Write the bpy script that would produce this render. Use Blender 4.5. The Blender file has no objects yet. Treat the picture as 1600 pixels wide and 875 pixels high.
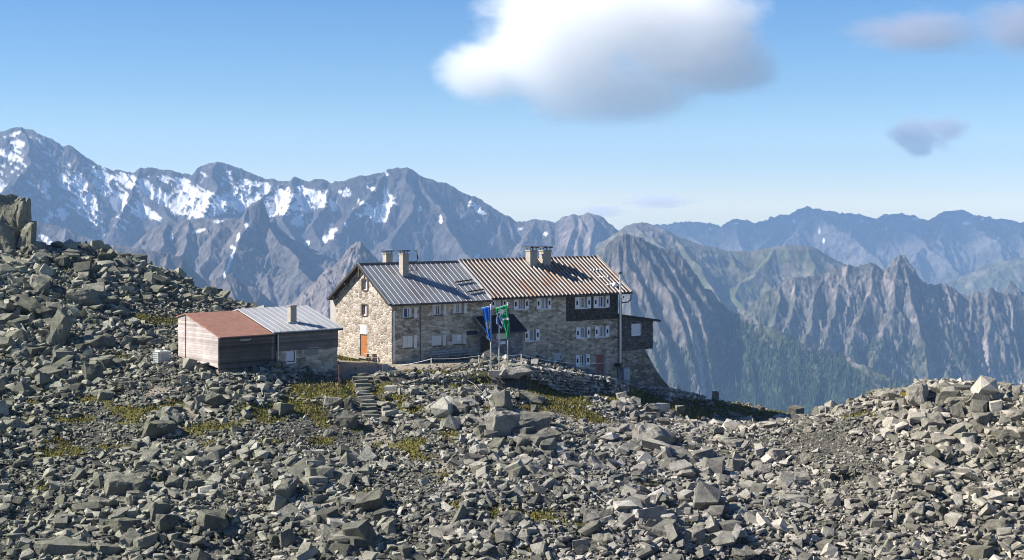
import bpy, bmesh, math, random
import numpy as np
from mathutils import Vector, Matrix, noise as mnoise

random.seed(7)
rng = np.random.default_rng(11)
S = bpy.context.scene
C = S.collection
R = math.radians

# ------------------------------------------------------------------ camera
F_PX, HZ, CAMZ = 2450.0, 320.0, 14.2      # focal length in photo pixels, horizon row, eye height above the hut's threshold
cam_d = bpy.data.cameras.new("camera")
cam = bpy.data.objects.new("camera", cam_d)
C.objects.link(cam)
cam.location = (0, 0, CAMZ)
cam.rotation_euler = (R(90), 0, 0)
cam_d.sensor_width = 36.0
cam_d.lens = 36.0 * F_PX / 1600.0
cam_d.shift_y = -(437.5 - HZ) / 1600.0     # shift lens: keeps the walls upright
cam_d.clip_start = 0.5
cam_d.clip_end = 60000
S.camera = cam

# ------------------------------------------------------------------ sky, sun, exposure
SUN_EL, SUN_DIR = R(38), Vector((-0.995, -0.07, 0.0)).normalized()     # towards the sun, flat
w = bpy.data.worlds.new("World"); S.world = w
w.use_nodes = True
nt = w.node_tree
bg = nt.nodes["Background"]
sky = nt.nodes.new("ShaderNodeTexSky")
sky.sky_type = 'NISHITA'
sky.sun_disc = False
sky.sun_elevation = SUN_EL
sky.sun_rotation = math.atan2(SUN_DIR.x, SUN_DIR.y)
sky.altitude = 2700
sky.air_density = 1.0
sky.dust_density = 0.0
sky.ozone_density = 4.0
# clear mountain air: the blue deepens quickly above the pale horizon
tcw = nt.nodes.new("ShaderNodeTexCoord"); sxw = nt.nodes.new("ShaderNodeSeparateXYZ"); nt.links.new(tcw.outputs["Generated"], sxw.inputs[0])
mrw = nt.nodes.new("ShaderNodeMapRange"); nt.links.new(sxw.outputs[2], mrw.inputs[0]); mrw.inputs[1].default_value = 0.0; mrw.inputs[2].default_value = 0.2
rpw = nt.nodes.new("ShaderNodeValToRGB"); nt.links.new(mrw.outputs[0], rpw.inputs[0])
er = rpw.color_ramp.elements; er[0].position = 0.0; er[0].color = (1.42, 1.28, 1.08, 1); er[1].position = 1.0; er[1].color = (0.46, 0.71, 0.97, 1)
e_ = er.new(0.35); e_.color = (0.82, 0.95, 1.0, 1); e_ = er.new(0.7); e_.color = (0.56, 0.82, 1.0, 1)
mlw = nt.nodes.new("ShaderNodeMix"); mlw.data_type = 'RGBA'; mlw.blend_type = 'MULTIPLY'; mlw.inputs[0].default_value = 1.0
nt.links.new(sky.outputs[0], mlw.inputs[6]); nt.links.new(rpw.outputs[0], mlw.inputs[7]); nt.links.new(mlw.outputs[2], bg.inputs[0])
bg.inputs[1].default_value = 0.066
sl = bpy.data.lights.new("sun", 'SUN')
sl.energy = 5.0
sl.angle = R(0.53)
sl.color = (1.0, 0.93, 0.83)
sun = bpy.data.objects.new("sun", sl)
C.objects.link(sun)
to_sun = Vector((SUN_DIR.x * math.cos(SUN_EL), SUN_DIR.y * math.cos(SUN_EL), math.sin(SUN_EL)))
sun.rotation_euler = to_sun.to_track_quat('Z', 'Y').to_euler()
sun.location = to_sun * 200
vs = S.view_settings
vs.view_transform = 'Standard'
vs.look = 'None'
vs.exposure = 1.0
vs.gamma = 1.0
vs.use_curve_mapping = False
cy = S.cycles
cy.max_bounces = 30
cy.diffuse_bounces = 2
cy.glossy_bounces = 2
cy.transmission_bounces = 3
cy.volume_bounces = 28
cy.transparent_max_bounces = 8
cy.volume_max_steps = 256
cy.use_denoising = True
cy.filter_width = 1.05

# ------------------------------------------------------------------ noise in numpy
def _hash(ix, iy, seed):
    h = (ix.astype(np.int64) * 374761393 + iy.astype(np.int64) * 668265263 + seed * 974634777) & 0xFFFFFFFF
    h = ((h ^ (h >> 13)) * 1274126177) & 0xFFFFFFFF
    return h ^ (h >> 16)

def perlin(x, y, seed=0):
    x = np.asarray(x, float); y = np.asarray(y, float)
    x0 = np.floor(x); y0 = np.floor(y)
    fx = x - x0; fy = y - y0
    u = fx * fx * fx * (fx * (fx * 6 - 15) + 10); v = fy * fy * fy * (fy * (fy * 6 - 15) + 10)
    def g(dx, dy):
        a = _hash(x0 + dx, y0 + dy, seed) * (2 * math.pi / 4294967296.0)
        return np.cos(a) * (fx - dx) + np.sin(a) * (fy - dy)
    n0 = g(0, 0) * (1 - u) + g(1, 0) * u
    n1 = g(0, 1) * (1 - u) + g(1, 1) * u
    return (n0 * (1 - v) + n1 * v) * 1.5

def fbm(x, y, o=4, seed=0, gain=0.5):
    s = 0; a = 1; t = 0
    for k in range(o):
        s = s + a * perlin(x * 2 ** k, y * 2 ** k, seed + k * 17); t += a; a *= gain
    return s / t

def ridged(x, y, o=4, seed=0, gain=0.55):
    s = 0; a = 1; t = 0; w_ = 1
    for k in range(o):
        n = 1 - np.abs(perlin(x * 2 ** k, y * 2 ** k, seed + k * 31)) * 1.4
        n = np.clip(n, 0, 1) ** 2
        s = s + a * n * w_; t += a; a *= gain
        w_ = np.clip(n * 1.6, 0, 1)
    return s / t

def sstep(a, b, x):
    t = np.clip((x - a) / (b - a), 0, 1)
    return t * t * (3 - 2 * t)

# ------------------------------------------------------------------ mesh helpers
def mesh_from_arrays(name, co, faces, attrs=None, mat=None, smooth=False, parent=None, mat_idx=None):
    """co (n,3), faces (m,3|4) numpy"""
    me = bpy.data.meshes.new(name)
    co = np.ascontiguousarray(co, dtype=np.float32); faces = np.ascontiguousarray(faces, dtype=np.int32)
    k = faces.shape[1]
    me.vertices.add(len(co)); me.vertices.foreach_set("co", co.ravel())
    me.loops.add(faces.size); me.loops.foreach_set("vertex_index", faces.ravel())
    me.polygons.add(len(faces))
    me.polygons.foreach_set("loop_start", np.arange(0, faces.size, k, dtype=np.int32))
    me.polygons.foreach_set("loop_total", np.full(len(faces), k, dtype=np.int32))
    me.polygons.foreach_set("use_smooth", np.full(len(faces), bool(smooth)))
    me.update(calc_edges=True)
    for an, (ty, arr) in (attrs or {}).items():
        a = me.attributes.new(an, ty, 'POINT')
        if ty == 'FLOAT_COLOR': a.data.foreach_set("color", np.ascontiguousarray(arr, dtype=np.float32).ravel())
        else: a.data.foreach_set("value", np.ascontiguousarray(arr, dtype=np.float32).ravel())
    if mat: me.materials.append(mat)
    o = bpy.data.objects.new(name, me); C.objects.link(o)
    if parent: o.parent = parent
    return o

def grid_faces(nr, nc):
    i = np.arange(nr * nc).reshape(nr, nc)
    return np.stack([i[:-1, :-1], i[:-1, 1:], i[1:, 1:], i[1:, :-1]], -1).reshape(-1, 4)

class MB:
    """collects shapes, then links them as ONE mesh object"""
    def __init__(s): s.v = []; s.f = []; s.mi = []
    def add(s, vs, fs, mi=0):
        b = len(s.v); s.v += [tuple(v) for v in vs]; s.f += [[b + i for i in f] for f in fs]; s.mi += [mi] * len(fs)
        return s
    def box(s, x0, x1, y0, y1, z0, z1, mi=0):
        vs = [(x, y, z) for z in (z0, z1) for y in (y0, y1) for x in (x0, x1)]
        return s.add(vs, [(0, 2, 3, 1), (4, 5, 7, 6), (0, 1, 5, 4), (2, 6, 7, 3), (0, 4, 6, 2), (1, 3, 7, 5)], mi)
    def prism(s, poly, axis_vec, mi=0):
        """poly: list of 3D points, extruded along axis_vec"""
        n = len(poly); a = Vector(axis_vec)
        vs = [Vector(p) for p in poly] + [Vector(p) + a for p in poly]
        fs = [list(range(n))[::-1], [n + i for i in range(n)]] + [[i, (i + 1) % n, n + (i + 1) % n, n + i] for i in range(n)]
        return s.add(vs, fs, mi)
    def bar(s, a, b, wd, ht=None, mi=0, up=(0, 0, 1)):
        a = Vector(a); b = Vector(b); ht = ht or wd
        d = (b - a).normalized(); u = Vector(up)
        if abs(d.dot(u)) > 0.98: u = Vector((1, 0, 0))
        sx = d.cross(u).normalized(); sy = sx.cross(d).normalized()
        c = [sx * (i * wd / 2) + sy * (j * ht / 2) for i, j in ((-1, -1), (1, -1), (1, 1), (-1, 1))]
        return s.add([a + k for k in c] + [b + k for k in c],
                     [(3, 2, 1, 0), (4, 5, 6, 7), (0, 1, 5, 4), (1, 2, 6, 5), (2, 3, 7, 6), (3, 0, 4, 7)], mi)
    def tube(s, pts, r, n=8, mi=0):
        pts = [Vector(p) for p in pts]; rings = []
        rs = r if isinstance(r, (list, tuple)) else [r] * len(pts)
        for i, p in enumerate(pts):
            d = (pts[min(i + 1, len(pts) - 1)] - pts[max(i - 1, 0)]).normalized()
            u = Vector((0, 0, 1)) if abs(d.z) < 0.95 else Vector((1, 0, 0))
            sx = d.cross(u).normalized(); sy = sx.cross(d).normalized()
            rings.append([p + (sx * math.cos(2 * math.pi * k / n) + sy * math.sin(2 * math.pi * k / n)) * rs[i] for k in range(n)])
        vs = [v for q in rings for v in q]; fs = []
        for i in range(len(pts) - 1):
            for k in range(n):
                fs.append((i * n + k, i * n + (k + 1) % n, (i + 1) * n + (k + 1) % n, (i + 1) * n + k))
        fs.append(list(range(n))[::-1]); fs.append([(len(pts) - 1) * n + k for k in range(n)])
        return s.add(vs, fs, mi)
    def build(s, name, mats, parent=None, smooth=False):
        me = bpy.data.meshes.new(name)
        me.from_pydata(s.v, [], s.f)
        mats = mats if isinstance(mats, (list, tuple)) else [mats]
        for m in mats: me.materials.append(m)
        if len(mats) > 1: me.polygons.foreach_set("material_index", s.mi)
        if smooth: me.polygons.foreach_set("use_smooth", [True] * len(me.polygons))
        me.update()
        o = bpy.data.objects.new(name, me); C.objects.link(o)
        if parent: o.parent = parent
        return o

def tag(o, label, cat, group=None):
    o["label"] = label; o["category"] = cat
    if group: o["group"] = group
    return o

def struct(o, kind="structure"):
    o["kind"] = kind
    return o

def thing(name, label, cat, loc=(0, 0, 0), rz=0.0, group=None):
    o = bpy.data.objects.new(name, None); C.objects.link(o)
    o.location = loc; o.rotation_euler = (0, 0, rz); o.empty_display_size = 0.3
    return tag(o, label, cat, group)

# ------------------------------------------------------------------ materials
class NB:
    def __init__(s, name):
        s.m = bpy.data.materials.new(name); s.m.use_nodes = True
        s.t = s.m.node_tree; s.b = s.t.nodes["Principled BSDF"]
    def n(s, ty, **kw):
        nd = s.t.nodes.new(ty)
        for k, v in kw.items():
            if k.startswith("i_"): nd.inputs[k[2:].replace("_", " ")].default_value = v
            elif k[0] == "I" and k[1:].isdigit(): nd.inputs[int(k[1:])].default_value = v
            else: setattr(nd, k, v)
        return nd
    def l(s, a, b): s.t.links.new(a, b)
    def coord(s, kind="Object", scale=(1, 1, 1), rot=(0, 0, 0)):
        tc = s.n("ShaderNodeTexCoord"); mp = s.n("ShaderNodeMapping")
        mp.inputs["Scale"].default_value = scale; mp.inputs["Rotation"].default_value = rot
        s.l(tc.outputs[kind], mp.inputs[0]); return mp.outputs[0]
    def noise(s, co, scale, detail=4, rough=0.55, dist=0.0):
        nd = s.n("ShaderNodeTexNoise"); nd.inputs["Scale"].default_value = scale; nd.inputs["Detail"].default_value = detail
        nd.inputs["Roughness"].default_value = rough; nd.inputs["Distortion"].default_value = dist
        s.l(co, nd.inputs["Vector"]); return nd.outputs["Fac"]
    def ramp(s, fac, stops, interp='LINEAR'):
        r = s.n("ShaderNodeValToRGB"); e = r.color_ramp.elements; r.color_ramp.interpolation = interp
        while len(e) < len(stops): e.new(0.5)
        for q, (p, c) in zip(e, stops):
            q.position = p; q.color = (c, c, c, 1) if isinstance(c, (int, float)) else (*c, 1)
        s.l(fac, r.inputs[0]); return r.outputs[0]
    def mix(s, fac, a, b, mode='MIX'):
        x = s.n("ShaderNodeMix", data_type='RGBA', blend_type=mode)
        for sock, val in ((x.inputs[0], fac), (x.inputs[6], a), (x.inputs[7], b)):
            if hasattr(val, "is_output"): s.l(val, sock)
            elif isinstance(val, (tuple, list)): sock.default_value = (*val, 1)
            else: sock.default_value = val if sock.type == 'VALUE' else (val, val, val, 1)
        return x.outputs[2]
    def math(s, op, a, b=0.5):
        x = s.n("ShaderNodeMath", operation=op)
        for sock, val in ((x.inputs[0], a), (x.inputs[1], b)):
            if hasattr(val, "is_output"): s.l(val, sock)
            else: sock.default_value = val
        return x.outputs[0]
    def bump(s, h, strength=0.5, dist=0.05):
        b = s.n("ShaderNodeBump"); b.inputs["Strength"].default_value = strength; b.inputs["Distance"].default_value = dist
        s.l(h, b.inputs["Height"]); s.l(b.outputs[0], s.b.inputs["Normal"]); return b
    def col(s, c):
        if hasattr(c, "is_output"): s.l(c, s.b.inputs["Base Color"])
        else: s.b.inputs["Base Color"].default_value = (*c, 1)
    def set(s, rough=0.8, spec=0.3, metal=0.0):
        s.b.inputs["Roughness"].default_value = rough; s.b.inputs["Specular IOR Level"].default_value = spec
        s.b.inputs["Metallic"].default_value = metal; return s.m

def simple_mat(name, c, rough=0.7, spec=0.3, metal=0.0, vary=0.25, scale=3.0, stretch=(1, 1, 1), bump=0.0, bdist=0.01):
    b = NB(name)
    co = b.coord("Object", stretch)
    f = b.noise(co, scale, 6, 0.65)
    lo = tuple(k * (1 - vary) for k in c); hi = tuple(min(1, k * (1 + vary)) for k in c)
    b.col(b.ramp(f, [(0.3, lo), (0.7, hi)]))
    if bump: b.bump(f, bump, bdist)
    return b.set(rough, spec, metal)
# ------------------------------------------------------------------ mountains
def mountain_material(name, bump_scale, bump_dist, patch_scale):
    b = NB(name)
    at = b.n("ShaderNodeAttribute", attribute_name="Col")
    co = b.coord("Object", (1, 1, 0.45))
    n1 = b.noise(co, patch_scale, 6, 0.65)
    n2 = b.noise(co, bump_scale, 8, 0.7)
    k = b.ramp(n1, [(0.3, 0.66), (0.7, 1.32)])
    c = b.mix(1.0, at.outputs["Color"], k, 'MULTIPLY')
    c = b.mix(1.0, c, b.ramp(n2, [(0.34, 0.55), (0.66, 1.5)]), 'MULTIPLY')
    at2 = b.n("ShaderNodeAttribute", attribute_name="Snow"); c = b.mix(at2.outputs["Fac"], c, (0.9, 0.91, 0.93))
    b.col(c)
    b.bump(n2, 1.0, bump_dist * 1.4)
    return b.set(1.0, 0.05)

def w3(px, py, d):
    return ((px - 800) / F_PX * d, d, CAMZ + (HZ - py) / F_PX * d)

def skyline(pts, d):
    out = []
    for p in pts:
        dd = p[2] if len(p) > 2 else d
        out.append(w3(p[0], p[1], dd))
    return out

def spur(pts, d, s=0.5):
    """a rib that comes down towards the viewer; its distance follows from its fall"""
    out = []; dd = d; py0 = pts[0][1]
    for (px, py) in pts:
        dd = dd - max(0.0, (py - py0)) / F_PX * dd / s; py0 = py
        out.append(w3(px, py, dd))
    return out

def blob(px, py, cx, cy, rx, ry, ang=0):
    c, s_ = math.cos(R(ang)), math.sin(R(ang))
    dx = px - cx; dy = py - cy
    return np.exp(-(((dx * c + dy * s_) / rx) ** 2 + ((-dx * s_ + dy * c) / ry) ** 2))

def ridge_layer(name, px0, px1, ystart, yend, rows, lines, m, mat, colour, amp=40., lam=260., seed=1,
                step=1.3, floor=-900., crest=2.0, gul=0.5, power=1.0, diag=0.0):
    cols = int((px1 - px0) / step)
    P = np.linspace(px0, px1, cols); Yv = np.linspace(ystart, yend, rows)
    PP, Y = np.meshgrid(P, Yv)
    X = (PP - 800) / F_PX * Y
    # warp so that the ribs are not straight
    wx = fbm(X / (lam * 1.6), Y / (lam * 1.6), 4, seed + 5) * lam * 0.34
    wy = fbm(X / (lam * 1.6), Y / (lam * 1.6), 4, seed + 9) * lam * 0.34
    H = np.full(X.shape, floor, float); CR = np.full(X.shape, floor, float)
    for ln in lines:
        mm = m
        if isinstance(ln, tuple): mm, ln = ln
        for k in range(len(ln) - 1):
            ax, ay, az = ln[k]; bx, by, bz = ln[k + 1]
            dx, dy = bx - ax, by - ay; L2 = dx * dx + dy * dy + 1e-6
            for warp in (1,):
                xx = X + wx; yy = Y + wy
                t = np.clip(((xx - ax) * dx + (yy - ay) * dy) / L2, 0, 1)
                dist = np.hypot(xx - ax - t * dx, yy - ay - t * dy)
            zc = az + t * (bz - az)
            dr = mm * dist * (1 - 0.22 * np.clip(dist / (lam * 4), 0, 1))
            h = zc - dr
            up = h > H
            H = np.where(up, h, H); CR = np.where(up, zc, CR)
    below = np.clip((CR - H) / (amp * 2.2), 0, 1)
    g1 = ridged(X / lam + 0.35 * fbm(X / lam, Y / lam, 2, seed + 3), Y / (lam * 2.2), 5, seed)
    g2 = ridged(X / (lam * 0.5), Y / (lam * 0.6), 5, seed + 50)
    g3 = ridged(X / (lam * 0.16), Y / (lam * 0.28), 4, seed + 70)
    rel = gul * g1 + (1 - gul) * g2
    g4 = ridged(X / (lam * 0.07), Y / (lam * 0.10), 3, seed + 77)
    H = H + amp * (rel - 0.45) * (0.12 + 0.88 * below) + amp * (0.34 * (g3 - 0.45) + 0.13 * (g4 - .45)) * (0.35 + 0.65 * below)
    H = H + crest * fbm(X / (lam * 0.10), Y / (lam * 0.10), 4, seed + 90)
    if diag:
        py0 = HZ - (H - CAMZ) * F_PX / Y; r_ = np.radians(32)
        q1 = PP * math.cos(r_) + py0 * math.sin(r_); q2 = -PP * math.sin(r_) + py0 * math.cos(r_)
        H = H + diag * sstep(420, 340, PP) * below * fbm(q1 / 30 + .5 * perlin(PP / 40, py0 / 40, 4), q2 / 5.5, 5, 40, .6) * -1.0
    H = np.maximum(H, floor)
    PY = HZ - (H - CAMZ) * F_PX / Y
    gy, gx = np.gradient(H)
    dYs = (yend - ystart) / (rows - 1); dXs = np.gradient(X, axis=1)
    slope = np.hypot(gx / np.abs(dXs), gy / dYs)
    # concavity: what lies lower than its surroundings
    def box(a, k):
        c = np.cumsum(np.pad(a, ((k + 1, k), (k + 1, k)), 'edge'), 0); c = c[2 * k + 1:] - c[:-2 * k - 1]
        c = np.cumsum(c, 1); c = c[:, 2 * k + 1:] - c[:, :-2 * k - 1]
        return c / (2 * k + 1) ** 2
    conc = (box(H, 9) - H) / (amp * 0.15)
    col = colour(PP, PY, X, Y, H, slope, conc, rel)
    snow = np.zeros(H.shape)
    if isinstance(col, tuple): col, snow = col
    rgba = np.concatenate([col, np.ones(col.shape[:2] + (1,))], -1).reshape(-1, 4)
    co = np.stack([X, Y, H], -1).reshape(-1, 3)
    fc = grid_faces(rows, cols)
    o = mesh_from_arrays(name, co, fc, {"Col": ('FLOAT_COLOR', rgba), "Snow": ('FLOAT', snow.ravel())}, mat, smooth=True)
    struct(o)
    return dict(o=o, X=X, Y=Y, H=H, PP=PP, PY=PY, slope=slope)

def mixc(a, b, f):
    return a * (1 - f[..., None]) + np.array(b) * f[..., None]

def base_col(X, Y, H, c, seed, sc=90., vary=0.3):
    n = fbm(X / sc, (Y + H * 1.7) / sc, 5, seed)
    st = perlin(X / (sc * 3), H / 9.0 + 0.02 * X, seed + 4)
    fl = fbm(X / (sc * .16), (Y * .5 + H) / (sc * .22), 4, seed + 8)
    k = 1 + vary * n + 0.12 * st + 0.55 * vary * 2.2 * fl
    return np.array(c)[None, None, :] * np.clip(k, 0.4, 1.8)[..., None]

ROCK = (0.088, 0.081, 0.082); PINK = (0.245, 0.21, 0.195); GREEN = (0.072, 0.080, 0.042); SNOW = (0.86, 0.87, 0.9); SCREE = (0.155, 0.142, 0.138)
DARKGREEN = (0.03, 0.045, 0.022)

# --- the far blue range on the right
def col_far(px, py, X, Y, H, sl, cc, rel):
    c = base_col(X, Y, H, (0.15, 0.135, 0.13), 3, 300, 0.3)
    c = mixc(c, SCREE, sstep(0.0, 0.6, fbm(X / 500, H / 120, 4, 8)) * 0.7)
    g = sstep(350, 440, py) * sstep(-0.25, 0.25, fbm(X / 350, Y / 350, 4, 21))
    c = mixc(c, (0.085, 0.09, 0.05), 0.65 * g)
    spots = sum(blob(px, py, *b) for b in [(1280, 362, 3, 10), (1345, 345, 6, 3), (1430, 342, 8, 3), (1510, 349, 10, 3), (1535, 343, 4, 3), (1150, 349, 6, 2.5),
                                           (1287, 376, 3, 7), (1385, 358, 3, 4), (1522, 336, 3, 3), (1240, 345, 4, 4), (1560, 372, 3, 3), (1110, 358, 4, 2)])
    s = sstep(0.50, 0.62, spots * 0.85 + 0.35 * fbm(X / 60, H / 60, 4, 5))
    return c, s
D = 9000
m_far = mountain_material("far_rock", 0.02, 32, 0.007)
far_sky = [(880, 380), (930, 372), (985, 362), (1040, 349), (1065, 346), (1098, 349), (1110, 353), (1125, 344), (1140, 340), (1175, 347), (1210, 339), (1240, 332), (1258, 325), (1272, 322),
           (1290, 326), (1310, 332), (1340, 335), (1365, 340), (1378, 335), (1390, 331), (1420, 335), (1450, 343), (1468, 337), (1482, 331), (1497, 329), (1520, 329), (1540, 334), (1575, 343), (1610, 349), (1700, 360), (1800, 372), (1900, 350), (2000, 362), (2100, 380)]
L = [skyline(far_sky, D)]
for sp in [[(1140, 340), (1150, 365), (1175, 400)], [(1272, 322), (1262, 350), (1240, 385), (1225, 410)], [(1272, 322), (1300, 345), (1345, 372), (1375, 400), (1400, 440)],
           [(1390, 331), (1400, 352), (1440, 375), (1470, 395), (1490, 425)], [(1340, 335), (1330, 365), (1310, 400)], [(1497, 329), (1480, 360), (1440, 395), (1420, 430)],
           [(1520, 329), (1540, 360), (1560, 385), (1580, 420)], [(1575, 343), (1590, 370), (1610, 400)], [(1065, 346), (1080, 370), (1110, 395)], [(1210, 339), (1200, 365), (1190, 390)]]:
    L.append((0.85, spur(sp, D, 0.42)))
ridge_layer("mountains", 960, 2020, 7000, 9500, 300, L, 0.75, m_far, col_far, amp=110, lam=420, seed=2, crest=7, gul=0.4)

# --- the snow streaked mountains on the left, with the long ridge that runs behind the hut
SNOWB = [(20, 210, 16, 4, -15), (12, 240, 14, 10, 0), (30, 225, 16, 6, 0), (65, 222, 10, 4, 30), (122, 282, 16, 13, 40), (70, 300, 8, 22, 10), (100, 285, 9, 18, -25), (152, 262, 14, 5, 25), (165, 275, 22, 8, 25), (205, 285, 40, 9, 28), (250, 305, 30, 8, 35), (168, 300, 30, 8, 40),
         (135, 310, 16, 12, 30), (150, 340, 10, 28, -15), (122, 325, 14, 10, 20), (98, 332, 12, 10, 10), (190, 350, 11, 15, 10), (75, 340, 6, 10, 20), (215, 320, 24, 6, 42), (240, 335, 16, 5, 40), (180, 322, 16, 6, 25),
         (270, 282, 26, 6, 12), (290, 305, 18, 16, 20), (320, 320, 26, 14, 10), (345, 325, 26, 9, -10), (375, 305, 16, 20, 10), (360, 272, 9, 5, 60), (402, 288, 22, 5, 5), (395, 312, 30, 5, -40), (415, 320, 8, 12, 0), (310, 335, 16, 8, 0),
         (450, 306, 26, 14, 0), (490, 306, 22, 14, 0), (510, 318, 16, 9, 30), (438, 330, 22, 10, 0), (465, 345, 10, 12, 20), (540, 302, 10, 8, 0), (570, 320, 12, 7, 35), (585, 337, 16, 7, 30), (607, 322, 9, 16, 30), (592, 330, 14, 12, 0), (612, 312, 8, 6, 0),
         (556, 336, 9, 6, 20), (625, 263, 8, 3, -20), (588, 270, 7, 3, -15), (605, 272, 5, 4, 40), (740, 322, 11, 6, 35), (656, 327, 3, 7, 20), (689, 340, 3, 9, 5), (755, 333, 7, 3, 20), (748, 345, 6, 3, 10), (586, 296, 5, 4, 30), (225, 292, 46, 7, 30), (195, 318, 36, 6, 38), (262, 318, 30, 5, 38), (300, 296, 24, 8, 25), (330, 310, 30, 8, 10), (470, 318, 30, 9, 5), (574, 290, 4, 5, 0), (602, 298, 3, 6, 0),
         (480, 380, 4, 4, 0), (746, 400, 3, 8, 15), (540, 352, 4, 8, 20), (508, 372, 4, 6, 0), (812, 358, 5, 3, 0), (855, 365, 5, 3, 0), (520, 365, 8, 14, 20)]
def col_snow(px, py, X, Y, H, sl, cc, rel):
    c = base_col(X, Y, H, ROCK, 5, 160, 0.3)
    c = mixc(c, SCREE, sstep(0.0, 0.5, fbm(X / 240, H / 120, 5, 18)) * 0.55)
    pk = sum(blob(px, py, *b) for b in [(882, 365, 12, 32, 8), (893, 385, 8, 30, -8), (925, 370, 14, 45, 0), (935, 400, 12, 40, 0), (812, 390, 8, 22, 10), (908, 355, 8, 20, 0)])
    c = mixc(c, PINK, np.clip(pk, 0, 1) * (0.55 + 0.45 * sstep(-.3, .3, fbm(X / 40, H / 90, 4, 6))))
    g = sstep(365, 440, py) * sstep(-.2, .3, fbm(X / 180, H / 120, 4, 33))
    c = mixc(c, (0.085, 0.09, 0.05), 0.5 * g)
    sn = np.clip(sum(blob(px, py, *b) for b in SNOWB), 0, 1.25)
    r_ = np.radians(32)
    q1 = (px * math.cos(r_) + py * math.sin(r_)); q2 = (-px * math.sin(r_) + py * math.cos(r_))
    st = fbm(q1 / 30 + .5 * perlin(px / 40, py / 40, 4), q2 / 5.5, 6, 40, .6)
    st2 = fbm(px / 13, py / 8, 6, 44, .62)
    lw = sstep(330, 400, px)
    n = (st * (1 - lw) + st2 * lw) * 0.95 + 0.25 * np.clip(cc, -1, 1)
    s = sstep(0.42, 0.47, np.minimum(sn, 1.0) * 0.95 + n * 1.55 * (0.28 + np.minimum(sn, .9)) - 0.04)
    # faint streaks of old snow in the gullies high up
    hi = sstep(340, 300, py) * sstep(470, 330, px)
    s = np.maximum(s, hi * sstep(0.62, 0.72, 0.5 + st * 0.55 + 0.14 * np.clip(cc, -1, 1)) * 0.9)
    return c, s
D = 6000
m_snow = mountain_material("alpine_rock", 0.035, 16, 0.016)
snow_sky = [(-520, 330), (-420, 300), (-330, 262), (-250, 285), (-180, 250), (-60, 222), (0, 207), (25, 200), (47, 197), (58, 203), (68, 202), (78, 211), (95, 220), (105, 228), (114, 225), (120, 227), (135, 238), (158, 256), (180, 264), (205, 268), (222, 270), (234, 262), (255, 262), (275, 266),
            (298, 272), (312, 259), (332, 251), (350, 258), (365, 265), (385, 275), (405, 279), (425, 282), (438, 283), (450, 276), (460, 279), (475, 284), (487, 278), (500, 279), (513, 286), (545, 278), (575, 271), (598, 266), (616, 262), (632, 260),
            (643, 264), (655, 272), (690, 288), (722, 306), (750, 322), (775, 335), (800, 346), (830, 342), (850, 343), (866, 346), (880, 338), (893, 334), (908, 337), (922, 332), (940, 337), (955, 347), (972, 362), (1000, 378), (1040, 400)]
L = [(0.95, skyline(snow_sky, D))]
for sp in [[(47, 197), (52, 225), (38, 258), (10, 290), (-25, 320)], [(158, 256), (142, 280), (108, 303), (82, 328), (62, 352)], [(108, 303), (135, 330), (160, 355)], [(205, 268), (235, 300), (262, 328), (290, 350)], [(234, 262), (228, 285), (200, 315), (180, 350)],
           [(332, 251), (325, 280), (332, 300), (322, 335)], [(438, 283), (412, 300), (390, 318)], [(450, 276), (462, 305), (455, 340), (470, 370)], [(513, 286), (520, 320), (505, 350), (520, 380)], [(598, 266), (590, 292), (560, 330), (545, 365)],
           [(632, 260), (640, 285), (652, 305), (640, 340), (612, 380)], [(655, 272), (672, 310), (700, 345), (730, 385), (755, 430)], [(722, 306), (715, 340), (690, 380), (680, 430)], [(775, 335), (772, 365), (745, 405), (730, 440)], [(830, 342), (815, 370), (800, 410), (790, 450)],
           [(893, 334), (886, 362), (880, 395), (872, 450)], [(922, 332), (925, 365), (936, 410), (945, 470)], [(905, 336), (902, 370), (912, 420), (905, 470)]]:
    L.append((1.0, spur(sp, D, 0.55)))
ridge_layer("mountains", -420, 1060, 4700, 6250, 400, L, 0.9, m_snow, col_snow, amp=46, lam=300, seed=12, crest=4.5, gul=0.4, step=1.25, diag=16.0)

# --- the shoulder with the rock tooth in front of them
def col_mid(px, py, X, Y, H, sl, cc, rel):
    c = base_col(X, Y, H, (0.135, 0.122, 0.12), 7, 120, 0.35)
    c = mixc(c, SCREE, sstep(-.1, .5, fbm(X / 90, H / 140, 5, 28)) * 0.6)
    g = sstep(0.95, 0.55, sl) * sstep(-.2, .3, fbm(X / 120, Y / 120, 4, 9))
    c = mixc(c, (0.085, 0.095, 0.045), 0.6 * g)
    sn = sum(blob(px, py, *b) for b in [(310, 361, 14, 3, -15), (372, 370, 3, 8, 15), (385, 352, 3, 7, 0), (268, 371, 3, 5, 0), (75, 378, 12, 4, 35), (340, 346, 9, 3, 0), (352, 428, 2.5, 8, 15), (362, 386, 3, 3, 0), (365, 395, 2, 12, 15), (358, 412, 2, 12, 15), (70, 372, 10, 4, 30)])
    return c, sstep(0.45, 0.55, sn + 0.45 * fbm(px / 6, py / 6, 4, 2))
D = 4500
m_mid = mountain_material("slate_rock", 0.045, 12, 0.02)
L = [skyline([(-480, 320), (-300, 345), (-150, 330), (-60, 335), (40, 343), (70, 346), (110, 356), (150, 372), (185, 387), (210, 384), (235, 362), (262, 346), (300, 342), (340, 340), (358, 340), (400, 345), (409, 343), (424, 354), (445, 370), (470, 381), (500, 396), (540, 415), (600, 440)], D)]
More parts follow.
